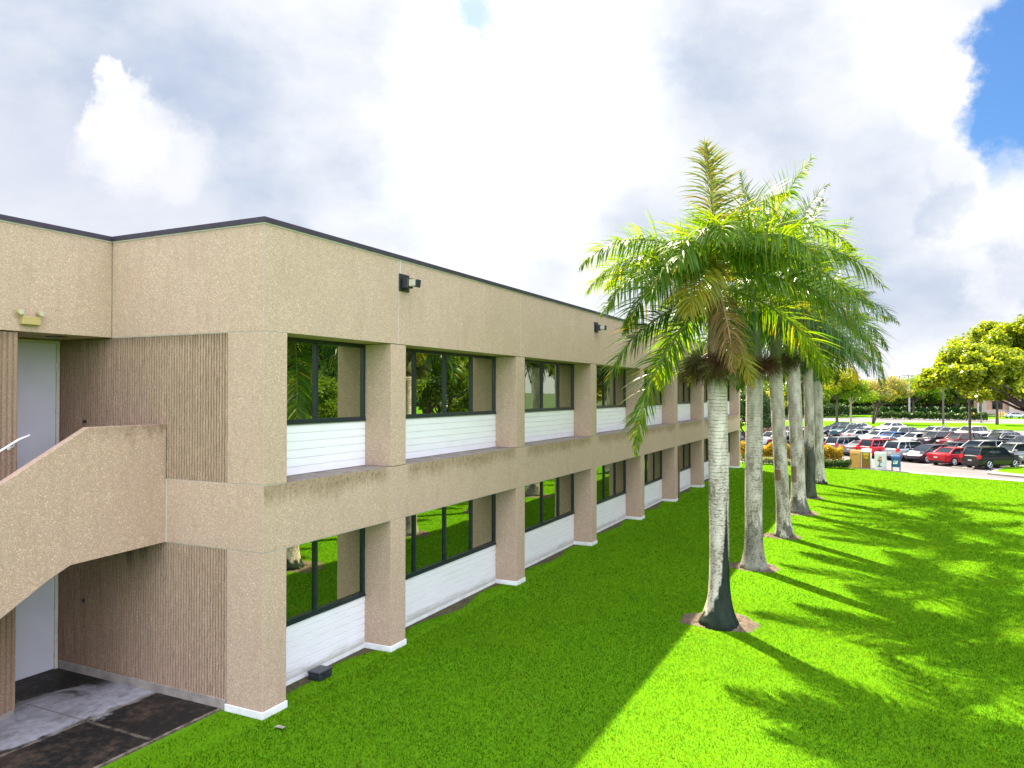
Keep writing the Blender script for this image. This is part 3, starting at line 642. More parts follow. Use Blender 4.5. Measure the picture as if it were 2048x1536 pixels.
# ------------------------------------------------------------------ royal palms
def frond(L, az, el, droop, seed, n=70, lw=0.03, llen=0.8, ranks=True, hang=0.9, dens=1.0, start=0.10, curl=0.0):
    rng = np.random.default_rng(seed)
    m = 26; s = np.linspace(0, 1, m); ds = L/(m-1)
    pitch = el - droop*s**1.25; A = az + curl*s
    d = np.stack([np.cos(pitch)*np.cos(A), np.cos(pitch)*np.sin(A), np.sin(pitch)], 1)
    P = np.concatenate([[[0, 0, 0]], np.cumsum(d[:-1]*ds, 0)])
    b = MB(); b.tube([tuple(q) for q in P], [max(0.042*(1-x)**0.8, 0.006) for x in s], 5)
    Vr = b.v; Fr = b.f
    V = []; Q = []; T = []; base = 0
    ss = np.linspace(start, 0.995, n)
    for si in ss:
        i = min(int(si*(m-1)), m-2); f = si*(m-1)-i
        p0 = P[i]*(1-f)+P[i+1]*f; tg = d[i]
        side = np.cross(tg, [0, 0, 1.0]); nn = np.linalg.norm(side)
        side = side/nn if nn > 1e-3 else np.array([1.0, 0, 0]); up = np.cross(side, tg)
        ln0 = llen*(0.45+0.75*math.sin(math.pi*min(si*0.95+0.12, 1))**0.8)*(1.0 if si < .85 else 1.0-(si-.85)*3.0)
        for sg in (-1, 1):
            if rng.random() > dens: continue
            upr = rng.random() < 0.33
            ra = rng.uniform(0.45, 0.95) if upr else rng.uniform(-0.25, 0.3)
            fwd = rng.uniform(0.45, 0.65)+0.7*si**3
            dr = side*sg*math.cos(ra)+up*math.sin(ra)+tg*fwd; dr /= np.linalg.norm(dr)
            ln = ln0*rng.uniform(0.8, 1.1); w = lw*rng.uniform(0.75, 1.2)
            wv = np.cross(dr, up*rng.uniform(.75, 1)+side*rng.uniform(-.35, .35)); wv /= (np.linalg.norm(wv)+1e-9)
            K = 4; p = p0.copy(); q = dr.copy(); gsag = hang*rng.uniform(0.85, 1.15)*(0.38 if upr else 1.0)
            tv = min(max(rng.normal(0.42, 0.24)+0.15*(si > .8), 0), 1)
            ws = (0.6, 1.0, 0.95, 0.6, 0.05)
            for k in range(K+1):
                V.append(p-wv*w*ws[k]); V.append(p+wv*w*ws[k]); T += [tv, tv]
                p = p+q*ln/K; q = q+np.array([0, 0, -1.0])*gsag*(0.62, 0.5, 0.22, 0.1, 0)[k]; q /= np.linalg.norm(q)
            for k in range(K): Q.append((base+2*k, base+2*k+1, base+2*k+3, base+2*k+2))
            base += 2*(K+1)
    return Vr, Fr, V, Q, T
def add_frond(parent, origin, mleaf, mrach, **kw):
    Vr, Fr, V, Q, T = frond(**kw)
    o0 = len(Vr); quads = [f for f in Fr if len(f) == 4]
    VV = np.array(list(Vr)+[tuple(v) for v in V]); QQ = quads+[(a+o0, b_+o0, c+o0, d_+o0) for a, b_, c, d_ in Q]
    return np_mesh('frond', VV, QQ, [mrach, mleaf], tint=[0.4]*o0+T, parent=parent, loc=origin, mi=[0]*len(quads)+[1]*len(Q))
def flower(parent, origin, az, m, seed, L=0.9, n=60):
    rng = random.Random(seed); b = MB()
    c0 = Vector((math.cos(az), math.sin(az), -0.15))
    for i in range(n):
        v = Vector((rng.gauss(0, 1), rng.gauss(0, 1), rng.gauss(0, 0.8))).normalized(); base = c0*rng.uniform(0.02, 0.35)*L
        d = (v+c0*0.5+Vector((0, 0, 0.1))).normalized(); l = L*rng.uniform(0.35, 0.7); pts = [base]
        for k in range(3):
            pts.append(pts[-1]+d*l/3); d = (d+Vector((rng.uniform(-.2, .2), rng.uniform(-.2, .2), -0.32))).normalized()
        b.tube(pts, [0.006, 0.006, 0.005, 0.003], 3, cap=False)
    b.tube([(0, 0, 0), tuple(c0*0.3*L)], [0.035, 0.012], 6)
    return b.build('flower_stalk', m, parent, origin)
def trunk(parent, H, rb, rm, rt, lean, m, seed):
    rng = random.Random(seed); rings = []; N = 40; nn = 20
    for i in range(N+1):
        s = i/N; z = s*H
        flare = (rb-rm)*math.exp(-z/0.42)+0.10*rb*math.exp(-z/1.4)
        r = rm+(rt-rm)*s**1.5+flare+0.035*math.sin(s*math.pi)**2*0.6
        cx = lean[0]*s**1.3+0.03*math.sin(s*3+seed); cy = lean[1]*s**1.3
        rings.append([(cx+r*(1+0.03*math.sin(3*a_+seed+z)*(1 if z > .5 else 2.4))*math.cos(a_), cy+r*math.sin(a_), z) for a_ in [2*math.pi*k/nn for k in range(nn)]])
    b = MB().loft(rings); return b.build('trunk', m, parent, ZERO, smooth=True, fix=True), (lean[0], lean[1], H)

CR = M_CS = simple('palm_crownshaft', (0.15, 0.17, 0.07), 0.45, var=0.35, scale=2.5, bump=0.3)
CR1 = simple('palm_crownshaft_brown', (0.30, 0.20, 0.13), 0.55, var=0.35, scale=3, bump=0.3)
M_FRONDM = foliage('palm_leaflet_browning', (0.05, 0.14, 0.02), (0.17, 0.14, 0.05), 0.45, 0.4)
M_FRONDG = foliage('palm_leaflet_green', (0.025, 0.10, 0.02), (0.12, 0.22, 0.02), 0.45, 0.36, c3=(0.3, 0.26, 0.03))
palms = [  # x,y, trunk height, crownshaft, frond length, seed, label, lean, radii, dark
 (6.33, 9.28, 6.25, 2.95, 3.7, 11, 'nearest royal palm, its trunk blackened at the foot, an old frond hanging by the building', (-0.10, 0.0), (0.49, 0.205, 0.25)),
 (6.16, 16.1, 6.55, 2.6, 4.4, 22, 'second royal palm from the camera, with a mossy bulging foot', (0.03, 0.1), (0.45, 0.25, 0.275)),
 (6.38, 22.35, 6.95, 2.6, 4.8, 33, 'third royal palm from the camera, smooth grey trunk bearing a brown square patch', (-0.25, 0.0), (0.40, 0.24, 0.265)),
 (6.34, 29.2, 7.3, 2.9, 5.5, 44, 'fourth royal palm from the camera, broad trunk with brown patches and a dark spreading foot', (-0.25, 0.0), (0.56, 0.29, 0.33)),
 (6.45, 35.15, 7.2, 2.8, 5.6, 55, 'fifth royal palm from the camera, slender with a very dark lower trunk', (-0.15, 0.0), (0.38, 0.25, 0.245)),
 (6.38, 42.7, 7.0, 2.6, 5.7, 66, 'farthest royal palm of the row, pale trunk above a low black foot', (-0.1, 0.0), (0.46, 0.30, 0.31)),
]
dk = [(3.4, 0.96, ()), (1.6, 0.5, ()), (0.35, 0.7, ((2.3, 2.75, 6.35),)), (0.7, 0.7, ((1.5, 2.3, 6.3),)), (3.2, 0.85, ()), (0.2, 0.9, ((2.3, 2.9, 6.2),))]
for pi, (x, y, H, cs, L_, sd, lab, lean, rad) in enumerate(palms):
    rng = random.Random(sd)
    P = tag(empty('royal_palm', (x, y, 0)), lab, 'palm tree', 'royal palms in a row along the lawn')
    _, top = trunk(P, H, rad[0], rad[1], rad[2], lean, trunk_mat('palm_trunk_%s' % 'abcdef'[pi], sd, *dk[pi]), sd)
    tx, ty, tz = top
    rings = []
    for k in range(13):
        s = k/12; r = rad[2]*0.86*(1-0.66*s**1.1)+0.035*math.sin(s*3.1); z = tz+cs*s
        rings.append([(tx+r*math.cos(a), ty+r*math.sin(a), z) for a in [2*math.pi*q/14 for q in range(14)]])
    MB().loft(rings).build('crownshaft', CR1 if pi == 0 else CR, P, ZERO, smooth=True, fix=True)
    zc = tz+cs-0.15
    leafm = [M_FROND, M_FRONDG, M_FRONDK, M_FRONDK, M_FRONDK, M_FRONDK][pi]
    N = 12
    kn = [100, 92, 84, 80, 74, 70][pi]
    if pi == 0:
        R0 = math.atan2(RT.y, RT.x); L0 = R0+math.pi; C0 = -1.384; A0 = 1.757
        for j, (a, el_, dr_, LL, mk) in enumerate([(L0+.05, 40, 86, 4.2, 0), (L0+.38, 14, 74, 4.0, 0), (L0-.4, 30, 80, 4.0, 0), (L0+.75, 26, 96, 3.5, 0), (L0+1.0, 2, 76, 2.9, 2),
            (R0, 50, 92, 4.3, 0), (R0-.32, 32, 88, 4.6, 0), (R0-.65, 14, 84, 4.5, 0), (R0+.45, 42, 84, 4.4, 0), (R0-1.0, 44, 108, 3.7, 0), (C0-.35, 50, 125, 3.2, 0), (C0+.1, 62, 120, 3.2, 0),
            (A0, 62, 80, 4.0, 0), (A0+.7, 50, 80, 4.0, 0), (A0-.8, 50, 80, 4.0, 0), (A0+1.1, 34, 80, 3.9, 0), (0.9, 74, 60, 3.6, 0), (L0-.8, 8, 75, 3.6, 1)]):
            add_frond(P, (tx, ty, zc-0.25*rng.random()), (M_FROND, M_FRONDK, M_FRONDY)[mk], M_RACH, L=LL*0.94*rng.uniform(.95, 1.04), az=a, el=RAD(el_), droop=RAD(dr_+6), seed=sd*100+j, n=108, lw=0.021, llen=1.02, hang=1.1, curl=rng.uniform(-.2, .2))
    for k in range(N if pi else 0):
        a = k*2.39996+sd+rng.uniform(-.25, .25); u = k/(N-1)
        el = RAD((66 if pi == 0 else 74)-88*u+rng.uniform(-8, 8)); dr = RAD(66+34*math.sin(u*math.pi)+rng.uniform(-12, 12)-22*u)
        Lk = L_*0.94*(0.86+0.2*math.sin(u*2.6))*rng.uniform(0.9, 1.06)
        mm = leafm
        if pi in (0, 1) and k % 5 == 2: mm = M_FRONDY
        add_frond(P, (tx, ty, zc-0.35*u), mm, M_RACH, L=Lk, az=a, el=el, droop=dr, seed=sd*100+k, n=int(kn*(0.9 if pi else 1)), lw=0.024+0.002*pi, llen=1.02+0.04*pi, hang=1.1, curl=rng.uniform(-.35, .35))
    # the spear and half open young leaf
    add_frond(P, (tx, ty, zc), M_FRONDM if pi == 0 else leafm, M_RACH, L=[3.3, 4.3, 4.0, 4.2, 4.0, 4.0][pi], az=2.6+pi, el=RAD(88), droop=RAD(10), seed=sd+1, n=96, lw=0.021, llen=0.95, hang=0.6, start=0.25, dens=0.9)
    # flower stalks under the crownshaft
    for j, (fa, fm) in enumerate(((-1.2+sd, M_FLOWERG), (1.9+sd*1.3, M_FLOWER), (3.6+sd*0.7, M_FLOWERG))):
        r = rad[2]*0.8; flower(P, (tx+math.cos(fa)*r, ty+math.sin(fa)*r, tz+0.25), fa, fm, sd+j, 1.0, 220)
    if pi == 0:
        camdir = math.atan2(-19.6, 3.7)
        # old fronds that hang against the trunk: left one by the building, dry one in front, yellow one
        q = Vector((tx, ty, 0))
        left = math.atan2(-RT.y, -RT.x); right = math.atan2(RT.y, RT.x)
        add_frond(P, (tx, ty, tz+2.1), M_FROND, M_RACH, L=4.7, az=left+0.2, el=RAD(-40), droop=RAD(48), seed=901, n=120, lw=0.022, llen=0.85, hang=0.8, curl=0.3)
        add_frond(P, (tx, ty, tz+2.6), M_FROND, M_RACH, L=5.2, az=right-0.5, el=RAD(0), droop=RAD(84), seed=902, n=130, lw=0.022, llen=1.1, hang=1.0)
        add_frond(P, (tx, ty, tz+2.4), M_FRONDD, M_RACHD, L=2.5, az=camdir+0.35, el=RAD(-50), droop=RAD(40), seed=903, n=80, lw=0.010, llen=0.7, hang=1.1, curl=0.2)
        add_frond(P, (tx, ty, tz+2.2), M_FRONDM, M_RACHD, L=2.6, az=camdir+0.55, el=RAD(-55), droop=RAD(35), seed=904, n=60, lw=0.010, llen=0.6, hang=1.1)
        add_frond(P, (tx, ty, tz+1.5), M_FRONDY, M_RACH, L=2.2, az=camdir+0.75, el=RAD(-38), droop=RAD(40), seed=905, n=80, lw=0.018, llen=0.5, hang=0.8)
        for j, (da, ee, dd, LL, zz_) in enumerate(((left-0.5, -10, 66, 3.8, 2.1), (right+0.3, -8, 68, 4.2, 2.3), (left-1.3, -18, 60, 3.8, 2.3), (right+1.2, -10, 66, 4.4, 2.3))):
            add_frond(P, (tx, ty, tz+zz_), M_FROND if j % 3 else M_FRONDK, M_RACH, L=LL, az=da, el=RAD(ee), droop=RAD(dd), seed=930+j, n=104, lw=0.022, llen=0.95, hang=0.9, curl=0.25*(-1)**j)
        for j, fa in enumerate((camdir+0.1, left+0.2, right)):
            flower(P, (tx+math.cos(fa)*0.2, ty+math.sin(fa)*0.2, tz+[0.35, 0.4, 0.35][j]), fa, M_FLOWERG if j else M_FLOWER, 70+j, [0.9, 1.1, 1.2][j], 260)
    else:
        add_frond(P, (tx, ty, zc), leafm, M_RACH, L=L_*1.12, az=rng.uniform(-0.6, 0.9), el=RAD(84), droop=RAD(38), seed=sd*9, n=96, lw=0.026, llen=1.1, hang=0.7)
        for j in range(5):
            a = j*1.26+sd
            add_frond(P, (tx, ty, tz+cs*0.8), (leafm, M_FRONDK, M_FRONDK, M_FRONDY if pi == 5 else leafm, leafm, M_FRONDK, M_FRONDK)[j], M_RACH, L=L_*rng.uniform(.72, .9), az=a, el=RAD(rng.uniform(-28, 0)), droop=RAD(rng.uniform(52, 74)), seed=sd*7+j, n=84, lw=0.026, llen=0.8, hang=0.9)
        if pi == 1: flower(P, (tx+0.2, ty-0.2, tz+0.3), -0.9, M_FLOWER, 77, 1.2, 260)

M_TREE['shade'] = foliage('leaves_shade_tree', (0.075, 0.16, 0.01), (0.33, 0.42, 0.018), 0.5)
# ------------------------------------------------------------------ broadleaf trees
def leaves(rng, cen, rad, nblob, nleaf, size, flat=0.7, shell=0.55, blob=0.36):
    """leaf quads spread through lumps inside an ellipsoid"""
    cen = np.array(cen); rad = np.array(rad)
    u = rng.normal(size=(nblob, 3)); u /= np.linalg.norm(u, axis=1)[:, None]; u[:, 2] = np.where(u[:, 2] < -0.35, -u[:, 2], u[:, 2])
    bc = cen+u*rad*rng.uniform(0.35, 0.95, (nblob, 1)); br = blob*rad.mean()*rng.uniform(0.55, 1.2, nblob)
    which = rng.integers(0, nblob, nleaf)
    v = rng.normal(size=(nleaf, 3)); v /= np.linalg.norm(v, axis=1)[:, None]
    rr = rng.uniform(shell, 1.05, nleaf)**0.6
    P = bc[which]+v*(br[which]*rr)[:, None]*np.array([1, 1, flat])
    P += rng.normal(scale=size*0.7, size=P.shape)
    nrm = v*0.6+rng.normal(size=(nleaf, 3))*0.8+np.array([0, 0, 0.5]); nrm /= np.linalg.norm(nrm, axis=1)[:, None]
    a = np.cross(nrm, rng.normal(size=(nleaf, 3))); a /= np.linalg.norm(a, axis=1)[:, None]; b_ = np.cross(nrm, a)
    s = size*rng.uniform(0.6, 1.3, nleaf)[:, None]
    V = np.stack([P-a*s, P-b_*s*0.6, P+a*s, P+b_*s*0.6], 1).reshape(-1, 3)
    Q = np.arange(4*nleaf).reshape(-1, 4); T = np.repeat(np.clip(rng.random(nleaf)*0.7+0.3*rng.random(nblob)[which], 0, 1), 4)
    return V, Q, T, bc
def tree(name, label, loc, h, r, m, bark, seed, stems=1, trunk_h=None, tr=0.16, nblob=22, nleaf=9000, size=0.17, group=None, cat='tree', rz=None, lean=(0, 0), low=0.42, blob=0.36):
    rng = np.random.default_rng(seed); rg = random.Random(seed)
    R_ = tag(empty(name, loc), label, cat, group)
    rz = rz or (h*(1-low))/2; zc = h-rz
    V, Q, T, bc = leaves(rng, (lean[0], lean[1], zc), (r, r*0.95, rz), nblob, nleaf, size, blob=blob)
    np_mesh('crown', V, Q, m, T, R_, ZERO)
    b = MB(); th = trunk_h or (zc-rz*0.7)
    for s_ in range(stems):
        ang = rg.uniform(0, 6.28)+s_*6.28/stems; sp = (0.0 if stems == 1 else 0.35*r)
        top = Vector((math.cos(ang)*sp+lean[0]*0.5, math.sin(ang)*sp+lean[1]*0.5, th))
        b.tube([(math.cos(ang)*0.1*(stems > 1), math.sin(ang)*0.1*(stems > 1), -0.05), top*0.5+Vector((rg.uniform(-.1, .1), 0, 0)), top], [tr*1.3, tr*0.95, tr*0.8], 8)
        mine = [bc[i] for i in range(len(bc)) if i % stems == s_][:9]
        for q in mine:
            q = Vector(q); mid = top.lerp(q, 0.5)+Vector((rg.uniform(-.3, .3), rg.uniform(-.3, .3), -0.08*r))
            b.tube([top-Vector((0, 0, .1)), mid, q], [tr*0.55, tr*0.33, tr*0.1], 6)
    b.build('trunk', bark, R_, ZERO)
    return R_
def clone(root, loc, label, sc=1.0, rz=0.0):
    c = root.copy(); COL.objects.link(c); c.location = loc; c.scale = (sc, sc, sc) if not hasattr(sc, '__len__') else sc; c.rotation_euler = (0, 0, rz); c['label'] = label
    for ch in list(root.children):
        d = ch.copy(); COL.objects.link(d); d.parent = c
        for g2 in ch.children:
            e2 = g2.copy(); COL.objects.link(e2); e2.parent = d
    return c
def at(px, py): 
    p = G(px, py); return (p.x, p.y, 0)
def dep(px, depth):   # ground point in the column px at a distance along the view
    q = FW*F+RT*(px-1024); q = q/q.dot(FW); p = CAM+q*depth; return (p.x, p.y, 0)
BG = 'trees beyond the car park'
# the large yellow-green tree at the right
rng = np.random.default_rng(5)
bx_, by_, _ = dep(2120, 84)
BT = tag(empty('shade_tree', (bx_, by_, 0)), 'large spreading yellow-green shade tree at the right edge over the car park', 'tree')
Vs = []; Qs = []; Ts = []; bcs = []; o_ = 0
for (px_, d_, zc_, r_, rz_, nb_, nl_) in ((2045, 84, 9.6, 6.8, 4.0, 60, 42000), (1970, 80, 8.0, 4.8, 3.2, 44, 28000), (1908, 72, 6.7, 2.9, 2.0, 26, 15000), (2130, 86, 10.6, 7.5, 3.6, 30, 20000), (2060, 82, 6.6, 5.5, 2.2, 34, 18000), (2030, 83, 12.0, 4.5, 1.8, 18, 9000), (1985, 77, 5.9, 4.4, 1.6, 22, 10000), (1940, 71, 7.4, 3.0, 2.0, 22, 13000)):
    q = dep(px_, d_); V, Q, T, bc = leaves(rng, (q[0]-bx_, q[1]-by_, zc_), (r_, r_, rz_), nb_, nl_, 0.19, flat=0.6, blob=0.30, shell=0.2)
    Vs.append(V); Qs.append(Q+o_); Ts.append(T); o_ += len(V); bcs += list(bc[:3])
np_mesh('crown', np.concatenate(Vs), np.concatenate(Qs), M_TREE['shade'], np.concatenate(Ts), BT, ZERO)
b = MB(); b.tube([(0, 0, -0.1), (-0.2, 0, 1.5), (-0.5, 0, 3.2)], [0.75, 0.55, 0.45], 10)
for q in bcs:
    q = Vector(q); t0 = Vector((-0.5, 0, 3.0)); b.tube([t0, t0.lerp(q, 0.35)+Vector((0, 0, -0.3)), t0.lerp(q, 0.7)+Vector((random.uniform(-.4, .4), random.uniform(-.4, .4), .2)), q], [0.24, 0.13, 0.07, 0.02], 6)
b.build('trunk', M_BARK, BT, ZERO)

tree('shade_tree', 'airy olive-grey tree with a dark forked trunk on the grass strip behind the cars', at(1746, 848), 8.6, 5.0, M_TREE['olive'], M_BARK, 8, stems=3, tr=0.17, trunk_h=3.2, nblob=34, nleaf=15000, size=0.15, lean=(1.5, 0.3), low=0.36, group=BG)
tree('shade_tree', 'yellow-green tree with a slim pale trunk just left of the olive-grey tree', at(1702, 852), 8.2, 3.8, M_TREE['bright'], M_BARKL, 9, stems=1, tr=0.16, nblob=24, nleaf=11000, size=0.16, low=0.4, group=BG)
tree('shade_tree', 'yellow-green tree with a straight reddish trunk at the near kerb behind the parked cars', at(1674, 853), 10.0, 4.6, M_TREE['yellow'], M_BARK, 10, stems=1, tr=0.2, nblob=26, nleaf=12000, size=0.16, low=0.36, group=BG)
tree('shade_tree', 'bright green tree beside the tall utility pole behind the hedge', dep(1826, 185), 9.5, 7.0, M_TREE['bright'], M_BARK, 12, tr=0.25, nblob=28, nleaf=12000, size=0.22, low=0.28, group=BG)
tree('shade_tree', 'round green tree with a black trunk left of the lamp post, behind the hedge', dep(1912, 195), 9.0, 6.0, M_TREE['mid'], M_BARK, 13, tr=0.3, nblob=22, nleaf=9000, size=0.24, low=0.35, group=BG)
tree('shade_tree', 'small tree with a thin dark trunk in front of the peach building', at(1994, 850), 8.5, 5.0, M_TREE['yellow'], M_BARK, 14, tr=0.22, nblob=20, nleaf=8000, size=0.2, low=0.5, group=BG)
tree('leafy_tree', 'dense dark green tree just beyond the far end of the office building', (-2.9, 73.5, 0), 6.4, 2.9, M_TREE['dark'], M_BARK, 15, tr=0.2, nblob=30, nleaf=16000, size=0.12, low=0.02, blob=0.4)
tree('leafy_tree', 'yellowish tree seen between the second and third palm trunks', at(1544, 872), 6.2, 2.6, M_TREE['yellow'], M_BARK, 16, tr=0.14, nblob=20, nleaf=8000, size=0.14, low=0.45)
protoA = tree('background_tree', 'dark broad tree of the far tree line, first behind the hedge on the left', dep(1560, 215), 9.5, 8.5, M_TREE['dark'], M_BARK, 17, tr=0.35, nblob=26, nleaf=8000, size=0.34, low=0.1, group='far tree line')
protoB = tree('background_tree', 'mid green tree of the far tree line above the fourth palm trunk', dep(1606, 205), 9.0, 7.5, M_TREE['mid'], M_BARK, 18, tr=0.35, nblob=26, nleaf=8000, size=0.32, low=0.15, group='far tree line')
far = [(1500, 190, 'A', 1.15, 'dark tree of the far tree line beside the building end'), (1525, 175, 'B', 0.9, 'green tree of the far tree line seen left of the second palm'), (1585, 190, 'B', 1.0, 'green tree of the far tree line between the third and fourth palms'),
 (1640, 200, 'A', 1.0, 'dark tree of the far tree line behind the farthest palm'), (1668, 230, 'B', 1.15, 'green tree of the far tree line right of the farthest palm'), (1700, 215, 'A', 1.0, 'dark tree of the far tree line behind the slim pale trunk'),
 (1735, 240, 'B', 1.1, 'green tree of the far tree line rising behind the olive-grey crown'), (1768, 220, 'A', 0.85, 'dark low tree of the far tree line under the olive-grey crown'), (1795, 245, 'B', 1.05, 'green tree of the far tree line below the short utility pole'),
 (1850, 235, 'A', 1.0, 'dark tree of the far tree line below the leaning utility pole'), (1880, 215, 'B', 1.0, 'green tree of the far tree line left of the thin lamp post'), (1935, 240, 'A', 1.05, 'dark tree of the far tree line behind the tall lamp post'),
 (1865, 200, 'B', 1.1, 'nearer green tree of the far tree line, just left of the thin lamp post'), (1782, 205, 'B', 1.0, 'green tree of the far tree line between the olive-grey tree and the grey pole'), (1905, 215, 'A', 1.1, 'dark tree of the far tree line between the two lamp posts'), (1655, 195, 'B', 1.05, 'green tree of the far tree line behind the straight reddish trunk'),
 (1960, 225, 'A', 0.9, 'dark tree of the far tree line at the left corner of the peach building'), (2060, 245, 'B', 1.2, 'green tree of the far tree line behind the peach building roof')]
for i, (px_, d_, k_, sc_, lb) in enumerate(far):
    clone(protoA if k_ == 'A' else protoB, dep(px_, d_), lb, (sc_, sc_, sc_*random.uniform(.85, 1.05)), i*1.3)
# trees across the lawn, outside the frame, seen as reflections in the windows
RG = 'trees across the lawn reflected in the windows'
pr = tree('lawn_tree', 'mid green tree across the lawn reflected in the windows, nearest', (21.5, 19, 0), 9.5, 4.2, M_TREE['mid'], M_BARK, 30, tr=0.25, nblob=26, nleaf=14000, size=0.14, low=0.12, group=RG)
pk = tree('lawn_tree', 'dark green tree across the lawn reflected in the first upper window', (24.5, 13.5, 0), 10.5, 5.0, M_TREE['dark'], M_BARK, 31, tr=0.3, nblob=26, nleaf=14000, size=0.15, low=0.1, group=RG)
for i, (x, y, w_, sc_) in enumerate(((28, 25, pk, 1.1), (24, 30, pr, .85), (30, 36, pk, 1.2), (25.5, 41, pr, .95), (31, 48, pk, 1.15), (27, 54, pr, 1.0), (34, 62, pk, 1.25), (30, 8, pk, 1.1), (36, 72, pk, 1.3), (33, 17, pk, 1.1))):
    clone(w_, (x, y, 0), '%s tree across the lawn reflected in the windows, %s' % ('dark green' if w_ is pk else 'mid green', ('behind the nearest one', 'beside the fourth bay', 'tall one beyond the second', 'middle one', 'tall and dark by the middle', 'last of the row', 'near the shade tree', 'closest to the camera side', 'farthest of all', 'set back behind the first')[i]), sc_, i*0.9)

# ------------------------------------------------------------------ hedges and low planting
def hedge(name, label, cat, pts, w, h, m, seed, n_per_m, size, group=None):
    rng = np.random.default_rng(seed); pts = [np.array(p[:2], float) for p in pts]; P = []
    for a, b_ in zip(pts[:-1], pts[1:]):
        L = np.linalg.norm(b_-a); k = int(L*n_per_m); tt = rng.random(k); d = (b_-a)/L; nn_ = np.array([-d[1], d[0]])
        off = rng.uniform(-0.5, 0.5, k)*w; z = h*(0.1+0.95*rng.random(k)**0.6)*(1+0.12*np.sin(tt*L*2.3+seed)+0.08*np.sin(tt*L*5.1))
        z *= np.sqrt(np.clip(1.15-(np.abs(off)/(w*0.5))**3*0.6, 0, 1))
        P.append(np.column_stack([a[0]+d[0]*tt*L+nn_[0]*off, a[1]+d[1]*tt*L+nn_[1]*off, z]))
    P = np.concatenate(P); k = len(P); o = P[:, :2].mean(0); P[:, :2] -= o
    nr = rng.normal(size=(k, 3))+np.array([0, -.3, .7]); nr /= np.linalg.norm(nr, axis=1)[:, None]
    a = np.cross(nr, rng.normal(size=(k, 3))); a /= np.linalg.norm(a, axis=1)[:, None]; b_ = np.cross(nr, a); s = size*rng.uniform(.6, 1.3, k)[:, None]
    V = np.stack([P-a*s, P-b_*s*.6, P+a*s, P+b_*s*.6], 1).reshape(-1, 3)
    zt = P[:, 2]/h; T = np.repeat(np.clip(rng.random(k)*0.9, 0, 1), 4)
    return tag(np_mesh(name, V, np.arange(4*k).reshape(-1, 4), m, T, None, (o[0], o[1], 0)), label, cat, group)
hedge('croton_hedge', 'yellow-leaved croton hedge between the lawn and the parked cars', 'hedge', [at(1478, 921), at(1560, 923), at(1684, 925)], 1.5, 1.35, M_TREE['croton'], 1, 2600, 0.075)
hedge('low_hedge', 'low clipped dark green hedge below the yellow croton, left of the drop boxes', 'hedge', [at(1632, 934), at(1700, 938)], 1.0, 0.62, M_TREE['hedge'], 2, 3000, 0.05)
hedge('ground_cover', 'white-flecked low planting under the croton behind the middle palms', 'planting', [at(1490, 927), at(1630, 932)], 0.8, 0.5, M_TREE['silver'], 3, 1600, 0.06)
hedge('shrub', 'small dark shrub at the foot of the last building column', 'shrub', [(0.35, 52.0), (0.6, 53.2)], 0.9, 1.1, M_TREE['hedge'], 4, 900, 0.06)
hedge('clipped_hedge', 'long dark clipped hedge along the far side of the road', 'hedge', [dep(1745, 172), dep(1860, 164), dep(1975, 158)], 2.0, 1.6, M_TREE['hedge'], 5, 520, 0.16)
hedge('clipped_hedge', 'second hedge set back behind the long road hedge', 'hedge', [dep(1560, 205), dep(1690, 205), dep(1760, 200), dep(1960, 190)], 2.4, 2.0, M_TREE['dark'], 6, 420, 0.2)
hedge('clipped_hedge', 'dark tall hedge at the left beyond the road, behind the palm trunks', 'hedge', [dep(1470, 185), dep(1700, 180)], 3.0, 3.0, M_TREE['dark'], 8, 420, 0.22)
w_ = hedge('wood', 'far-off dark green wood behind all the trees', 'wood', [dep(1380, 262), dep(1750, 262), dep(2300, 262)], 9.0, 7.5, M_TREE['dark'], 9, 230, 0.6)
w_['kind'] = 'stuff'

wq = hedge('wood', 'dense dark wood far across the lawn, seen only in the window reflections', 'wood', [(44, -14), (46, 30), (52, 75)], 7.0, 7.0, M_TREE['mid'], 10, 420, 0.4)
wq['kind'] = 'stuff'
# ------------------------------------------------------------------ car park, road, verges
def pxpoly(pts): return [tuple(G(a, b_)[:2]) for a, b_ in pts]
U_ = Vector((0.727, -0.687)); H_ = Vector((0.687, 0.727)); P0 = Vector((12.0, 65.0))
def rv(u, v): return tuple(P0+U_*u+H_*v)
sheet('parking_lot', [(-60, 56.3), (-1.5, 56.3), (4.0, 56.1), (7.8, 55.4), (10.9, 53.7), (14.3, 52.1), (18.6, 50.2), (22.5, 46), (60, 20), (170, 60), *[G(2300, 868)[:2]], G(2048, 862)[:2], G(1850, 856)[:2], G(1640, 858)[:2], G(1470, 866)[:2]], 0.004, M_ASPH)
sheet('path', [(-40, 55.95), (-1.5, 56.0), (4.0, 55.75), (7.8, 54.75), (10.9, 52.95), (14.3, 51.25), (18.6, 49.4), (22.5, 45.1), (60, 19), (60, 21), (22.8, 46.2), (18.9, 50.5), (14.6, 52.4), (11.2, 54.0), (8.0, 55.7), (4.1, 56.5), (-1.5, 56.8), (-40, 56.8)], 0.012, M_CONC)
sheet('verge', [G(1400, 866)[:2], G(1470, 865)[:2], G(1640, 857)[:2], G(1850, 855)[:2], G(2048, 861)[:2], G(2300, 867)[:2], G(2300, 854)[:2], G(2048, 848)[:2], G(1900, 846)[:2], G(1760, 845)[:2], G(1640, 842)[:2], G(1400, 842)[:2]], 0.03, M_LAWN)
sheet('road', [G(1300, 842)[:2], G(1640, 842.2)[:2], G(1760, 845.2)[:2], G(1900, 846.2)[:2], G(2048, 848.2)[:2], G(2300, 854)[:2], G(2300, 841)[:2], G(2048, 838.5)[:2], G(1900, 837)[:2], G(1760, 835)[:2], G(1640, 835)[:2], G(1300, 834)[:2]], 0.006, M_ASPH)
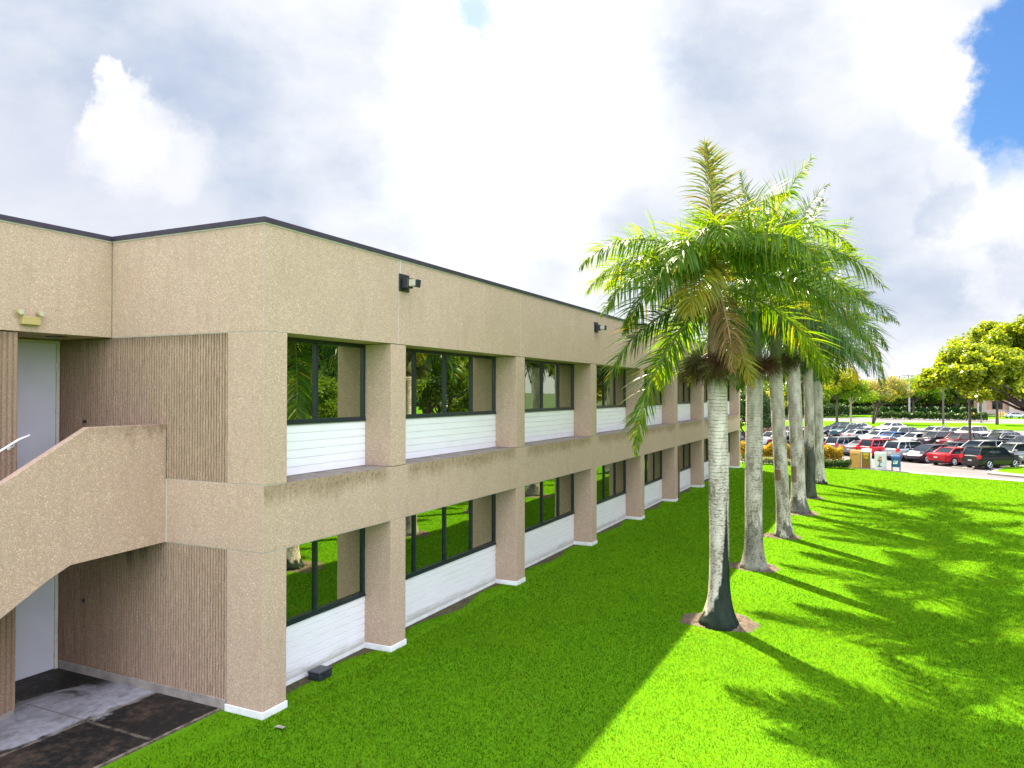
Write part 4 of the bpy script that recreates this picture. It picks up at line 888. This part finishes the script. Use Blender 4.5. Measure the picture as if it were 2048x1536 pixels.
sheet('traffic_island', [G(1990, 946)[:2], G(2010, 938)[:2], G(2048, 935)[:2], G(2200, 938)[:2], G(2200, 960)[:2], G(2048, 952)[:2]], 0.12, M_LAWN)
b = MB(); isl = [G(1975, 949), G(1992, 941), G(2010, 936.5), G(2048, 933.5), G(2200, 936), G(2200, 964), G(2048, 956)]
b.prism([tuple(p[:2]) for p in isl], 'z', 0.0, 0.115); tag(b.build('kerb', M_CONC, fix=True), kind='structure')
fg = [G(-2500, 829.5), G(-2500, 788), G(4500, 788), G(4500, 834), G(2300, 836), G(2048, 834), G(1760, 830.5)]
sheet('undergrowth', [tuple(p[:2]) for p in fg], 0.02, coarse('dark_undergrowth', (0.015, 0.035, 0.008), (0.05, 0.09, 0.015), 0.6))
# stall lines
b = MB()
for v0, v1 in ((-2.7, 2.7), (3.0, 8.2), (13.4, 18.7), (19.0, 24.2), (29, 34.2), (34.5, 39.6)):
    for k in range(-16, 9):
        u = k*2.75+1.3; a = P0+U_*(u-0.05)+H_*v0; c = P0+U_*(u+0.05)+H_*v0; d_ = P0+U_*(u+0.05)+H_*v1; e_ = P0+U_*(u-0.05)+H_*v1
        b.quad((*a, 0.009), (*c, 0.009), (*d_, 0.009), (*e_, 0.009))
tag(b.build('painted_line', M_PAINT, fix=True), kind='structure')

# ------------------------------------------------------------------ parked cars
CARP = {}
def paint(name, col, metal=0.35):
    m, n = mat('car_paint_'+name); pbr(n, col, 0.3, metal, None, 0.5, **{'Coat Weight': 0.35, 'Coat Roughness': 0.05}); CARP[name] = m
for k_, c_ in dict(white=(0.75, 0.75, 0.77), silver=(0.42, 0.44, 0.47), grey=(0.21, 0.21, 0.225), darkgrey=(0.09, 0.09, 0.10), black=(0.008, 0.009, 0.012), red=(0.5, 0.012, 0.03), darkred=(0.17, 0.012, 0.02), blue=(0.015, 0.11, 0.42), navy=(0.012, 0.018, 0.05), teal=(0.03, 0.09, 0.12), green=(0.06, 0.085, 0.075), copper=(0.30, 0.15, 0.10), bluesilver=(0.30, 0.34, 0.42), purple=(0.035, 0.025, 0.045)).items():
    paint(k_, c_, 0.0 if k_ in ('white', 'black') else 0.4)
m, n = mat('car_glass'); pbr(n, (0.008, 0.014, 0.024), 0.05, 0.0, None, 0.55); M_CG = m
M_TYRE = simple('tyre_rubber', (0.012, 0.012, 0.013), 0.8); M_RIM = simple('alloy_rim', (0.5, 0.5, 0.52), 0.3, 0.8)
M_TRIM = simple('dark_trim', (0.015, 0.015, 0.017), 0.6); M_TAIL = simple('tail_lamp_red', (0.5, 0.01, 0.015), 0.15); M_HEADL = simple('head_lamp_clear', (0.75, 0.75, 0.78), 0.1)
M_PLATE = simple('number_plate', (0.7, 0.72, 0.7), 0.4); M_CHR = simple('chrome', (0.7, 0.7, 0.72), 0.12, 1.0)
KIND = {  # length, half width, belt z, roof z, cabin: rear base x, rear roof x, front roof x, windscreen base x, hood z front, boot z
 'sedan': dict(L=2.38, w=0.91, belt=0.94, roof=1.43, c=(-1.72, -0.95, 0.30, 1.12), hood=0.84, boot=1.0, wb=(1.42, -1.38), wr=0.33),
 'suv': dict(L=2.30, w=0.93, belt=1.08, roof=1.69, c=(-2.18, -1.80, 0.42, 1.12), hood=1.0, boot=1.08, wb=(1.36, -1.36), wr=0.37),
 'hatch': dict(L=2.18, w=0.88, belt=0.96, roof=1.48, c=(-2.05, -1.15, 0.15, 1.28), hood=0.82, boot=1.04, wb=(1.34, -1.32), wr=0.32),
 'minivan': dict(L=2.52, w=0.97, belt=1.06, roof=1.74, c=(-2.42, -2.10, 0.55, 1.62), hood=0.95, boot=1.06, wb=(1.55, -1.45), wr=0.35)}
def car_proto(kind, pm):
    K = KIND[kind]; L = K['L']; w = K['w']; belt = K['belt']; cr, rr_, fr_, cw = K['c']; wr = K['wr']
    R_ = empty('parked_car', ZERO)
    # body: loft of cross sections from tail to nose
    st = [(-L, 0.80, 0.42, 0.62), (-L+0.05, 0.90, 0.30, K['boot']-0.10), (-L+0.22, 0.97, 0.24, K['boot']), (cr+0.1, 1.0, 0.22, K['boot']), (-1.0, 1.0, 0.20, belt+0.02), (0, 1.0, 0.20, belt), (cw, 1.0, 0.20, belt-0.02), (cw+0.45, 0.99, 0.22, (belt+K['hood'])/2+.02), (L-0.35, 0.96, 0.24, K['hood']), (L-0.10, 0.88, 0.28, K['hood']-0.12), (L, 0.74, 0.34, 0.58)]
    rings = []
    for x, f_, z0, z1 in st:
        W_ = w*f_; hgt = z1-z0
        prof = [(-0.80, 0.0), (-0.97, 0.16), (-1.0, 0.52), (-0.975, 0.80), (-0.88, 0.965), (-0.5, 1.03), (0, 1.045), (0.5, 1.03), (0.88, 0.965), (0.975, 0.80), (1.0, 0.52), (0.97, 0.16), (0.80, 0.0)]
        rings.append([(x, p_*W_, z0+q_*hgt) for p_, q_ in prof])
    body = MB().loft(rings).build('body', pm, R_, ZERO, smooth=True, fix=True)
    body.data.set_sharp_from_angle(angle=RAD(38))
    # cabin glass frustum, roof and pillars
    yb = w*0.88; yt = w*0.70; zt = K['roof']-0.03
    lo = [(cr, -yb*.92), (cr, yb*.92), (cw, yb*0.93), (cw, -yb*0.93)]; hi = [(rr_, -yt), (rr_, yt), (fr_, yt), (fr_, -yt)]
    b = MB(); b.v = [(x, y, belt-0.04) for x, y in lo]+[((cr+rr_)/2*1.0-0.03 if i < 2 else (cw+fr_)/2+0.02, (1 if y > 0 else -1)*(yb*0.84), belt+(zt-belt)*0.52) for i, (x, y) in enumerate(lo)]+[(x, y, zt) for x, y in hi]
    for i in range(4):
        j = (i+1) % 4; b.face(i, j, 4+j, 4+i); b.face(4+i, 4+j, 8+j, 8+i)
    b.face(8, 9, 10, 11); gls = b.build('window_glass', M_CG, R_, ZERO, fix=True)
    b = MB(); N = 6; rg_ = []
    for i in range(N+1):
        s = i/N; x = rr_-0.06+(fr_-rr_+0.12)*s; z = zt+0.005+0.035*math.sin(math.pi*s); rg_.append([(x, y*yt*1.03, z-abs(y)**3*0.035+(0.02 if k else 0)) for k, ys in enumerate(([1, 0.6, 0, -0.6, -1],)) for y in ys]+[(x, -yt*1.03, z-0.065), (x, yt*1.03, z-0.065)])
    b.loft(rg_)
    midz = belt+(zt-belt)*0.52
    for sy in (-1, 1):
        A = [((cr), sy*yb*.92, belt-0.02), ((cr+rr_)/2-0.03, sy*yb*.845, midz), (rr_, sy*yt, zt)]
        C_ = [(cw, sy*yb*.93, belt-0.02), ((cw+fr_)/2+0.02, sy*yb*.845, midz), (fr_, sy*yt, zt)]
        wC = 0.07 if kind == 'sedan' else 0.085
        b.tube(A, [wC, wC*0.8, 0.045], 6); b.tube(C_, [0.035, 0.03, 0.03], 6)
        xm = (rr_+fr_)/2-0.1; b.tube([(xm+0.06, sy*yb*0.935, belt-.02), (xm+0.04, sy*yb*.845, midz), (xm, sy*yt, zt)], 0.028, 4)
        if kind != 'sedan': b.tube([(cr+0.75, sy*yb*.93, belt-.02), (rr_+0.62, sy*yb*.845, midz), (rr_+0.55, sy*yt, zt)], 0.05, 5)
    b.build('roof', pm, R_, ZERO, smooth=False, fix=True)
    for wx in K['wb']:
        for sy in (-1, 1):
            y1 = sy*(w-0.20); y2 = sy*(w+0.012)
            wl = MB().tube([(wx, y1, wr), (wx, y2-sy*0.02, wr), (wx, y2, wr)], [wr, wr, wr*0.93], 20).build('wheel', M_TYRE, R_, ZERO, fix=True)
            b = MB(); b.tube([(wx, y2-sy*0.01, wr), (wx, y2+sy*0.004, wr)], wr*0.2, 10)
            for k in range(7):
                a = k*2*math.pi/7; b.tube([(wx, y2, wr), (wx+math.cos(a)*wr*0.64, y2+sy*0.004, wr+math.sin(a)*wr*0.64)], wr*0.08, 4)
            for k in range(16):
                a = k*math.pi/8; a2 = a+math.pi/8; b.tube([(wx+math.cos(a)*wr*.66, y2, wr+math.sin(a)*wr*.66), (wx+math.cos(a2)*wr*.66, y2, wr+math.sin(a2)*wr*.66)], wr*0.05, 4)
            b.build('rim', M_RIM, wl, ZERO)
            b = MB(); b.prism([(wx+math.cos(a)*(wr+0.07), wr+math.sin(a)*(wr+0.07)) for a in [math.pi*k/10-0.15 for k in range(11)]]+[(wx-wr-.07, 0.2), (wx+wr+.07, 0.2)], 'y', sy*(w*0.9), sy*(w+0.004)); b.build('wheel_arch', M_TRIM, R_, ZERO, fix=True)
    zl = K['boot']-0.16; hl = K['hood']-0.14
    for sy in (-1, 1):
        tl = MB(); 
        if kind in ('suv', 'minivan', 'hatch'): tl.prism([(-L-0.015, zl-0.1), (-L+0.17, zl-0.02), (-L+0.15, zl+0.12), (-L+0.04, zl+0.20)], 'y', sy*w*0.66, sy*w*0.975)
        else: tl.prism([(-L-0.012, zl-0.05), (-L+0.16, zl), (-L+0.15, zl+0.11), (-L+0.02, zl+0.10)], 'y', sy*w*0.5, sy*w*0.955)
        tl.build('taillight', M_TAIL, R_, ZERO, fix=True)
        MB().prism([(L-0.02, hl-0.08), (L-0.04, hl+0.06), (L-0.55, hl+0.10), (L-0.35, hl-0.03)], 'y', sy*w*0.52, sy*w*0.93).build('headlight', M_HEADL, R_, ZERO, fix=True)
        MB().box(cw-0.22, cw-0.05, sy*w*0.92 if sy > 0 else -w*1.13, sy*w*1.13 if sy > 0 else -w*0.92, belt+0.0, belt+0.13).build('side_mirror', pm, R_, ZERO, bevel=0.03)
        MB().box(-1.2, 0.9, sy*w-0.006 if sy > 0 else -w-0.004, sy*w+0.004 if sy > 0 else -w+0.006, belt-0.22, belt-0.19).build('door_handle', M_CHR, R_, ZERO) if False else None
    MB().box(-L-0.012, -L+0.1, -0.16, 0.16, 0.62, 0.72).build('number_plate', M_PLATE, R_, ZERO)
    MB().box(-L-0.01, -L+0.12, -w*0.7, w*0.7, 0.24, 0.42).build('rear_bumper', M_TRIM, R_, ZERO, bevel=0.03)
    MB().box(L-0.14, L-0.01, -w*0.5, w*0.5, 0.34, 0.60).build('grille', M_TRIM, R_, ZERO, bevel=0.02)
    return R_
PROTO = {}; used = set()
ROW = dict(A=0, B=5.6, C=16, D=21.6, E=32, F=37.6)
def car(kind, col, row, px, face, label, dv=0, loc=None, rot=None):
    if kind not in PROTO: PROTO[kind] = car_proto(kind, CARP['white'])
    src = PROTO[kind]
    if loc is None:
        q = FW*F+RT*(px-1024); q2 = Vector((q.x, q.y)); c0 = Vector((CAM.x, CAM.y)); b0 = P0+H_*(ROW[row]+dv)
        # b0 + U t = c0 + q s
        det = U_.x*(-q2.y)+q2.x*U_.y; rx, ry = c0.x-b0.x, c0.y-b0.y
        t_ = (rx*(-q2.y)+q2.x*ry)/det; p = b0+U_*t_; loc = (p.x, p.y, 0.004)
    ang = math.atan2(H_.y, H_.x)+(0 if face == 'r' else math.pi)+random.uniform(-.03, .03) if rot is None else rot
    if kind in used:
        o = clone(src, loc, label, 1.0, ang)
    else:
        o = src; used.add(kind); o.location = loc; o.rotation_euler = (0, 0, ang); o['label'] = label
    o['category'] = 'car'; o['group'] = 'cars parked in rows in the car park'
    for ch in o.children:
        if ch.name.split('.')[0] in ('body', 'roof', 'side_mirror'):
            ch.material_slots[0].link = 'OBJECT'; ch.material_slots[0].material = CARP[col]
    return o
# face 'r': the rear is towards the camera; 'f': the front is
CARS = [
 ('suv', 'grey', 'A', 1697, 'r', 'grey SUV just right of the farthest palm trunk, rear towards the lawn'),
 ('sedan', 'grey', 'A', 1735, 'r', 'grey sedan between the grey SUV and the red SUV in the front row'),
 ('suv', 'red', 'A', 1766, 'r', 'bright red SUV parked behind the brown drop box'),
 ('suv', 'silver', 'A', 1818, 'r', 'silver SUV parked behind the white and blue drop boxes'),
 ('hatch', 'purple', 'A', 1858, 'f', 'dark hatchback with its glaring front towards the lawn, left of the red sedan'),
 ('sedan', 'red', 'A', 1912, 'r', 'red sedan seen from behind beside the black SUV'),
 ('suv', 'black', 'A', 1982, 'r', 'black SUV in the front row next to the grass island'),
 ('suv', 'white', 'A', 1548, 'f', 'white SUV seen between the second and third palm trunks, behind the hedge'),
 ('sedan', 'black', 'A', 1582, 'r', 'black sedan with red tail lamps between the third and fourth palm trunks'),
 ('sedan', 'navy', 'A', 1630, 'r', 'dark blue sedan glimpsed between the fifth and farthest palm trunks'),
 ('sedan', 'black', 'A', 1497, 'f', 'black car just right of the dark tree at the building end'),
 ('sedan', 'darkgrey', 'B', 1910, 'f', 'dark grey sedan nose to nose behind the red sedan'),
 ('minivan', 'silver', 'B', 1962, 'f', 'silver minivan behind the black SUV, crossed by the tall lamp post'),
 ('suv', 'silver', 'B', 2026, 'f', 'silver SUV behind the black SUV at the right edge of the picture'),
 ('suv', 'navy', 'B', 1590, 'f', 'navy SUV between the third and fourth palm trunks, second row'),
 ('hatch', 'white', 'B', 1759, 'f', 'white car whose roof shows just above the red SUV'),
 ('sedan', 'silver', 'C', 1720, 'r', 'silver sedan seen from behind above the grey sedan'),
 ('sedan', 'white', 'C', 1758, 'f', 'white sedan in the third row between the silver sedan and the blue sedan'),
 ('sedan', 'blue', 'C', 1794, 'r', 'vivid blue sedan in the third row above the silver SUV'),
 ('sedan', 'white', 'C', 1830, 'f', 'white sedan in the third row just right of the blue sedan'),
 ('suv', 'purple', 'C', 1872, 'f', 'dark purple SUV in the third row with its front showing'),
 ('suv', 'darkred', 'C', 1918, 'f', 'dark red SUV in the third row left of the tall lamp post'),
 ('sedan', 'black', 'C', 1970, 'f', 'black sedan in the third row just right of the tall lamp post'),
 ('sedan', 'green', 'C', 2020, 'r', 'green-grey sedan in the third row near the right edge'),
 ('sedan', 'darkred', 'C', 1585, 'f', 'dark red car high between the third and fourth palm trunks'),
 ('suv', 'copper', 'C', 1543, 'r', 'copper-coloured SUV high between the second and third palm trunks'),
 ('sedan', 'navy', 'D', 1664, 'f', 'navy sedan at the left end of the fourth row beside the farthest palm'),
 ('suv', 'teal', 'D', 1694, 'f', 'teal SUV in the fourth row above the grey SUV'),
 ('sedan', 'bluesilver', 'D', 1728, 'f', 'pale blue sedan in the fourth row behind the silver sedan'),
 ('sedan', 'white', 'D', 1760, 'f', 'white sedan in the fourth row behind the white third-row sedan'),
 ('suv', 'silver', 'D', 1798, 'f', 'silver SUV in the fourth row behind the blue sedan'),
 ('sedan', 'grey', 'D', 1836, 'f', 'grey sedan in the fourth row, roof above the white sedan'),
 ('sedan', 'silver', 'D', 1872, 'f', 'silver sedan in the fourth row behind the dark purple SUV'),
 ('sedan', 'bluesilver', 'D', 1958, 'f', 'blue-silver sedan in the fourth row behind the tall lamp post'),
 ('suv', 'bluesilver', 'D', 2000, 'f', 'blue-grey SUV in the fourth row behind the black sedan'),
 ('sedan', 'grey', 'D', 2034, 'r', 'grey sedan with curved roof near the right edge, fourth row'),
 ('sedan', 'navy', 'E', 1680, 'f', 'navy sedan in the fifth row right of the farthest palm trunk'),
 ('sedan', 'white', 'E', 1712, 'f', 'white sedan in the fifth row below the slim pale tree trunk'),
 ('sedan', 'white', 'E', 1868, 'f', 'white sedan in the fifth row just left of the thin lamp post'),
 ('sedan', 'silver', 'E', 1900, 'f', 'silver sedan in the fifth row right of the thin lamp post'),
 ('suv', 'white', 'E', 1940, 'f', 'white SUV in the fifth row behind the tall lamp post'),
 ('sedan', 'grey', 'E', 2008, 'r', 'grey sedan parked alone in the fifth row near the right edge'),
 ('sedan', 'white', 'F', 1782, 'f', 'white sedan standing farthest back, alone near the verge below the olive-grey tree'),
]
for c_ in CARS: car(*c_)
car('sedan', 'silver', 'A', 0, 'r', 'silver car parked far away by the peach building', loc=(*dep(2030, 176)[:2], 0.0), rot=0.4)

# wheel stops
for i, px_ in enumerate((1925, 1972)):
    q = at(px_, 938); MB().prism([(-0.09, 0), (-0.06, 0.13), (0.06, 0.13), (0.09, 0)], 'x', -0.9, 0.9)
    o = MB().prism([(-0.09, 0), (-0.06, 0.13), (0.06, 0.13), (0.09, 0)], 'x', -0.9, 0.9).build('wheel_stop', M_CONC, None, (q[0], q[1], 0.004), fix=True)
    o.rotation_euler = (0, 0, math.atan2(U_.y, U_.x)); tag(o, ('pale concrete wheel stop under the tail of the red sedan', 'pale concrete wheel stop under the tail of the black SUV')[i], 'wheel stop', 'wheel stops')

# ------------------------------------------------------------------ lamp posts, utility poles
M_POLE = simple('bronze_pole', (0.10, 0.085, 0.085), 0.45, 0.4); M_WOOD = simple('weathered_wood_pole', (0.16, 0.13, 0.11), 0.9); M_PGREY = simple('grey_pole', (0.32, 0.33, 0.35), 0.6)
def lamp(px, depth, h, r, label, arms=True):
    e = tag(empty('street_lamp', dep(px, depth)), label, 'lamp post', 'lamp posts')
    MB().tube([(0, 0, 0.6), (0, 0, h)], [r, r*0.75], 8).build('pole', M_POLE, e, ZERO)
    MB().tube([(0, 0, -0.05), (0, 0, 0.6)], 0.28, 12).build('base', M_CONC, e, ZERO)
    for s in (-1, 1):
        a = MB().tube([(0, 0, h-0.15), (s*0.7, 0, h-0.05)], 0.04, 6).build('arm', M_POLE, e, ZERO)
        MB().box(min(s*.6, s*1.15), max(s*.6, s*1.15), -0.2, 0.2, h-0.12, h+0.03).build('lamp_head', M_POLE, a, ZERO, bevel=0.03)
    return e
lamp(1939, 76, 8.2, 0.14, 'tall dark lamp post rising from the cars, its top lost in the yellow-green tree')
lamp(1886, 128, 8.0, 0.17, 'thin lamp post farther back, left of the tall one')
lamp(1962, 150, 9.0, 0.13, 'distant lamp post standing on the grass corner by the road')
def pole(px, depth, h, m, label, arms=()):
    e = tag(empty('utility_pole', dep(px, depth)), label, 'utility pole', 'utility poles on the skyline')
    MB().tube([(0, 0, 0), (0, 0, h)], [0.2, 0.13], 8).build('pole', m, e, ZERO)
    for z, w_, x0 in arms:
        MB().box(x0-w_, x0+w_, -0.06, 0.06, z-0.06, z+0.06).build('crossarm', m, e, ZERO)
    return e
pole(1799, 330, 5.86+34*330/1520, M_WOOD, 'smallest utility pole on the skyline with a short cross-arm', ((12.9, 1.0, 0),))
pole(1817, 250, 5.86+36*250/1520, M_WOOD, 'utility pole with a wide cross-arm at its top, middle of the three', ((11.6, 1.9, 0), (10.0, 1.1, 0.2)))
pole(1847, 240, 5.86+47*240/1520, M_WOOD, 'tallest utility pole with short side brackets, next to the yellow-green tree', ((12.0, 0.4, .4), (11.0, 0.4, .4)))
pole(1818.5, 168, 9.0, M_PGREY, 'grey pole rising from the road hedge, in front of the bright green tree')
pole(1956, 176, 8.5, M_PGREY, 'pale grey pole left of the peach building')

# ------------------------------------------------------------------ peach building far right
pb = dep(2075, 215); e = tag(empty('low_building', pb), 'peach-coloured low building behind the trees at the right edge', 'building')
e.rotation_euler = (0, 0, RAD(-10)); M_PEACH = simple('peach_stucco', (0.50, 0.30, 0.21), 0.8); M_PEACH2 = simple('cream_stucco', (0.55, 0.45, 0.38), 0.8); M_TILE = simple('roof_edge', (0.32, 0.16, 0.1), 0.7)
MB().box(-15, 22, -6, 10, 0, 4.6).build('wall', M_PEACH, e, ZERO); MB().box(-15.5, 22.5, -6.5, 10.5, 4.62, 5.2).build('roof', M_TILE, e, ZERO)
MB().box(-15, 22, -6.08, -6.01, 0.0, 1.1).build('wall_band', M_PEACH2, e, ZERO)
for i in range(5): MB().box(-13+i*6.5, -11.8+i*6.5, -6.9, -6.1, 0, 4.6).build('pillar', M_PEACH2, e, ZERO)
for i in range(4):
    w_ = MB().box(-10.5+i*6.5, -8+i*6.5, -6.1, -6.01, 1.3, 3.6).build('window', M_FRAME, e, ZERO); MB().box(-10.4+i*6.5, -8.1+i*6.5, -6.12, -6.105, 1.4, 3.5).build('pane', M_CG, w_, ZERO)
M_YEL = simple('yellow_paint', (0.75, 0.42, 0.02), 0.5)
for i, (px_, dd) in enumerate(((1937, 172), (1947, 172), (1998, 180), (2003, 180), (2008, 180))):
    o = MB().tube([(0, 0, 0), (0, 0, 1.3), (0, 0, 1.38)], [0.22 if i < 2 else .12, 0.22 if i < 2 else .12, 0.06], 10).build('bollard', M_YEL, None, dep(px_, dd))
    tag(o, ('thick yellow bollard left of the tall lamp post, by the hedge', 'thick yellow bollard right of the tall lamp post, by the hedge', 'left of three thin yellow posts before the peach building', 'middle of three thin yellow posts before the peach building', 'right of three thin yellow posts before the peach building')[i], 'bollard', 'yellow bollards')

# ------------------------------------------------------------------ parcel drop boxes
M_BTAN = simple('drop_box_orange_tan', (0.58, 0.30, 0.07), 0.5); M_BBRN = simple('drop_box_brown', (0.22, 0.125, 0.02), 0.45); M_BWH = simple('drop_box_white', (0.66, 0.68, 0.72), 0.4); M_BBL = simple('drop_box_blue', (0.012, 0.09, 0.24), 0.4)
M_GOLD = simple('shield_gold', (0.62, 0.40, 0.02), 0.4); M_PURP = simple('lettering_purple', (0.06, 0.02, 0.16), 0.5); M_ORG = simple('lettering_orange', (0.7, 0.07, 0.01), 0.5); M_WHT = simple('emblem_white', (0.75, 0.77, 0.8), 0.5); M_NAVY = simple('emblem_navy', (0.008, 0.015, 0.05), 0.5); M_DBR = simple('dark_lettering', (0.12, 0.05, 0.015), 0.5)
def text(s, size, m, parent, loc, rot, name='lettering', bold=0.004):
    cu = bpy.data.curves.new(name, 'FONT'); cu.body = s; cu.size = size; cu.align_x = 'CENTER'; cu.align_y = 'CENTER'; cu.extrude = 0.003; cu.offset = bold
    o = bpy.data.objects.new(name, cu); COL.objects.link(o)
    dg = bpy.context.evaluated_depsgraph_get(); me = bpy.data.meshes.new_from_object(o.evaluated_get(dg)); bpy.data.objects.remove(o)
    me.materials.clear(); me.materials.append(m); o = bpy.data.objects.new(name, me); COL.objects.link(o); o.parent = parent; o.location = loc; o.rotation_euler = rot; return o
def box_at(px, py, name, label, turn=-8):
    q = at(px, py); dx = CAM.x-q[0]; dy = CAM.y-q[1]; return tag(empty(name, q, math.atan2(dy, dx)+math.pi/2+RAD(turn)), label, 'drop box', 'parcel and mail drop boxes')
FR = (math.pi/2, 0, 0)
b1 = box_at(1710, 936, 'drop_box', 'plain orange-tan parcel drop box, leftmost of the four boxes')
MB().box(-0.36, 0.36, 0, 0.55, 0.02, 0.56).build('lower_cabinet', M_BTAN, b1, ZERO, bevel=0.01); MB().prism([(0, 0.57), (0.56, 0.57), (0.56, 1.38), (0.12, 1.38), (0.0, 1.18)], 'x', -0.37, 0.37).build('upper_cabinet', M_BTAN, b1, ZERO, fix=True, bevel=0.01)
MB().box(-0.2, 0.2, -0.012, -0.002, 1.06, 1.075).box(-0.12, 0.16, -0.012, -0.002, 1.03, 1.04).build('label_strip', M_DBR, b1, ZERO)
b2 = box_at(1732, 937, 'drop_box', 'brown parcel drop box with a gold shield emblem')
MB().prism([(0, 0.02), (0.55, 0.02), (0.55, 1.28), (0.0, 1.28)], 'x', -0.31, 0.31).build('cabinet', M_BBRN, b2, ZERO, fix=True, bevel=0.012)
MB().box(-0.35, -0.312, -0.02, 0.5, 0.0, 1.2).box(0.312, 0.35, -0.02, 0.5, 0.0, 1.2).build('side_rail', M_WHT, b2, ZERO, bevel=0.006)
MB().prism([(-0.04, 1.25), (0.56, 1.25), (0.56, 1.5), (0.18, 1.5), (-0.04, 1.34)], 'x', -0.33, 0.33).build('top_hood', M_BWH, b2, ZERO, fix=True, bevel=0.01)
sh = MB().prism([(-0.19, 1.2), (-0.19, 0.98), (-0.16, 0.88), (-0.08, 0.80), (0, 0.76), (0.08, 0.80), (0.16, 0.88), (0.19, 0.98), (0.19, 1.2), (0, 1.225)], 'y', -0.014, -0.002).build('shield_emblem', M_GOLD, b2, ZERO, fix=True)
text('ups', 0.26, M_DBR, sh, (0, -0.017, 0.99), FR)
MB().box(-0.24, 0.24, -0.01, -0.002, 0.60, 0.64).build('handle_slot', M_DBR, b2, ZERO)
b3 = box_at(1760, 940, 'drop_box', 'white parcel drop box with purple and orange lettering turned on its side')
MB().prism([(0, 0.02), (0.6, 0.02), (0.6, 1.33), (0.1, 1.33), (0.0, 1.27)], 'x', -0.38, 0.38).build('cabinet', M_BWH, b3, ZERO, fix=True, bevel=0.012)
text('Fed', 0.36, M_PURP, b3, (0.0, -0.006, 0.47), (math.pi/2, -math.pi/2, 0), bold=0.012); text('Ex', 0.36, M_ORG, b3, (0.0, -0.006, 0.86), (math.pi/2, -math.pi/2, 0), bold=0.012)
MB().box(-0.3, 0.3, -0.02, -0.002, 1.14, 1.2).build('handle', M_BWH, b3, ZERO) if False else None
b4 = box_at(1791, 943, 'mailbox', 'blue mailbox on short legs with a white bird emblem')
pf = [(-0.0, 0.32), (0.55, 0.32), (0.55, 0.95)]+[(0.275+0.275*math.cos(a), 0.95+0.275*math.sin(a)) for a in [math.pi*k/12 for k in range(1, 12)]]+[(0, 0.95)]
MB().prism(pf, 'x', -0.27, 0.27).build('cabinet', M_BBL, b4, ZERO, fix=True, bevel=0.01)
for sx in (-1, 1):
    for yy in (0.02, 0.5): MB().box(sx*0.27-0.02, sx*0.27+0.02, yy, yy+0.04, 0.0, 0.6).build('leg', M_BBL, b4, ZERO)
em = MB().prism([(-0.18, 0.56), (0.11, 0.56), (0.18, 0.80), (-0.11, 0.80)], 'y', -0.01, -0.002).build('emblem', M_WHT, b4, ZERO, fix=True)
MB().prism([(-0.10, 0.745), (0.115, 0.745), (0.105, 0.70), (0.02, 0.70), (-0.075, 0.655), (-0.10, 0.60)], 'y', -0.014, -0.011).build('bird_head', M_NAVY, em, ZERO, fix=True)
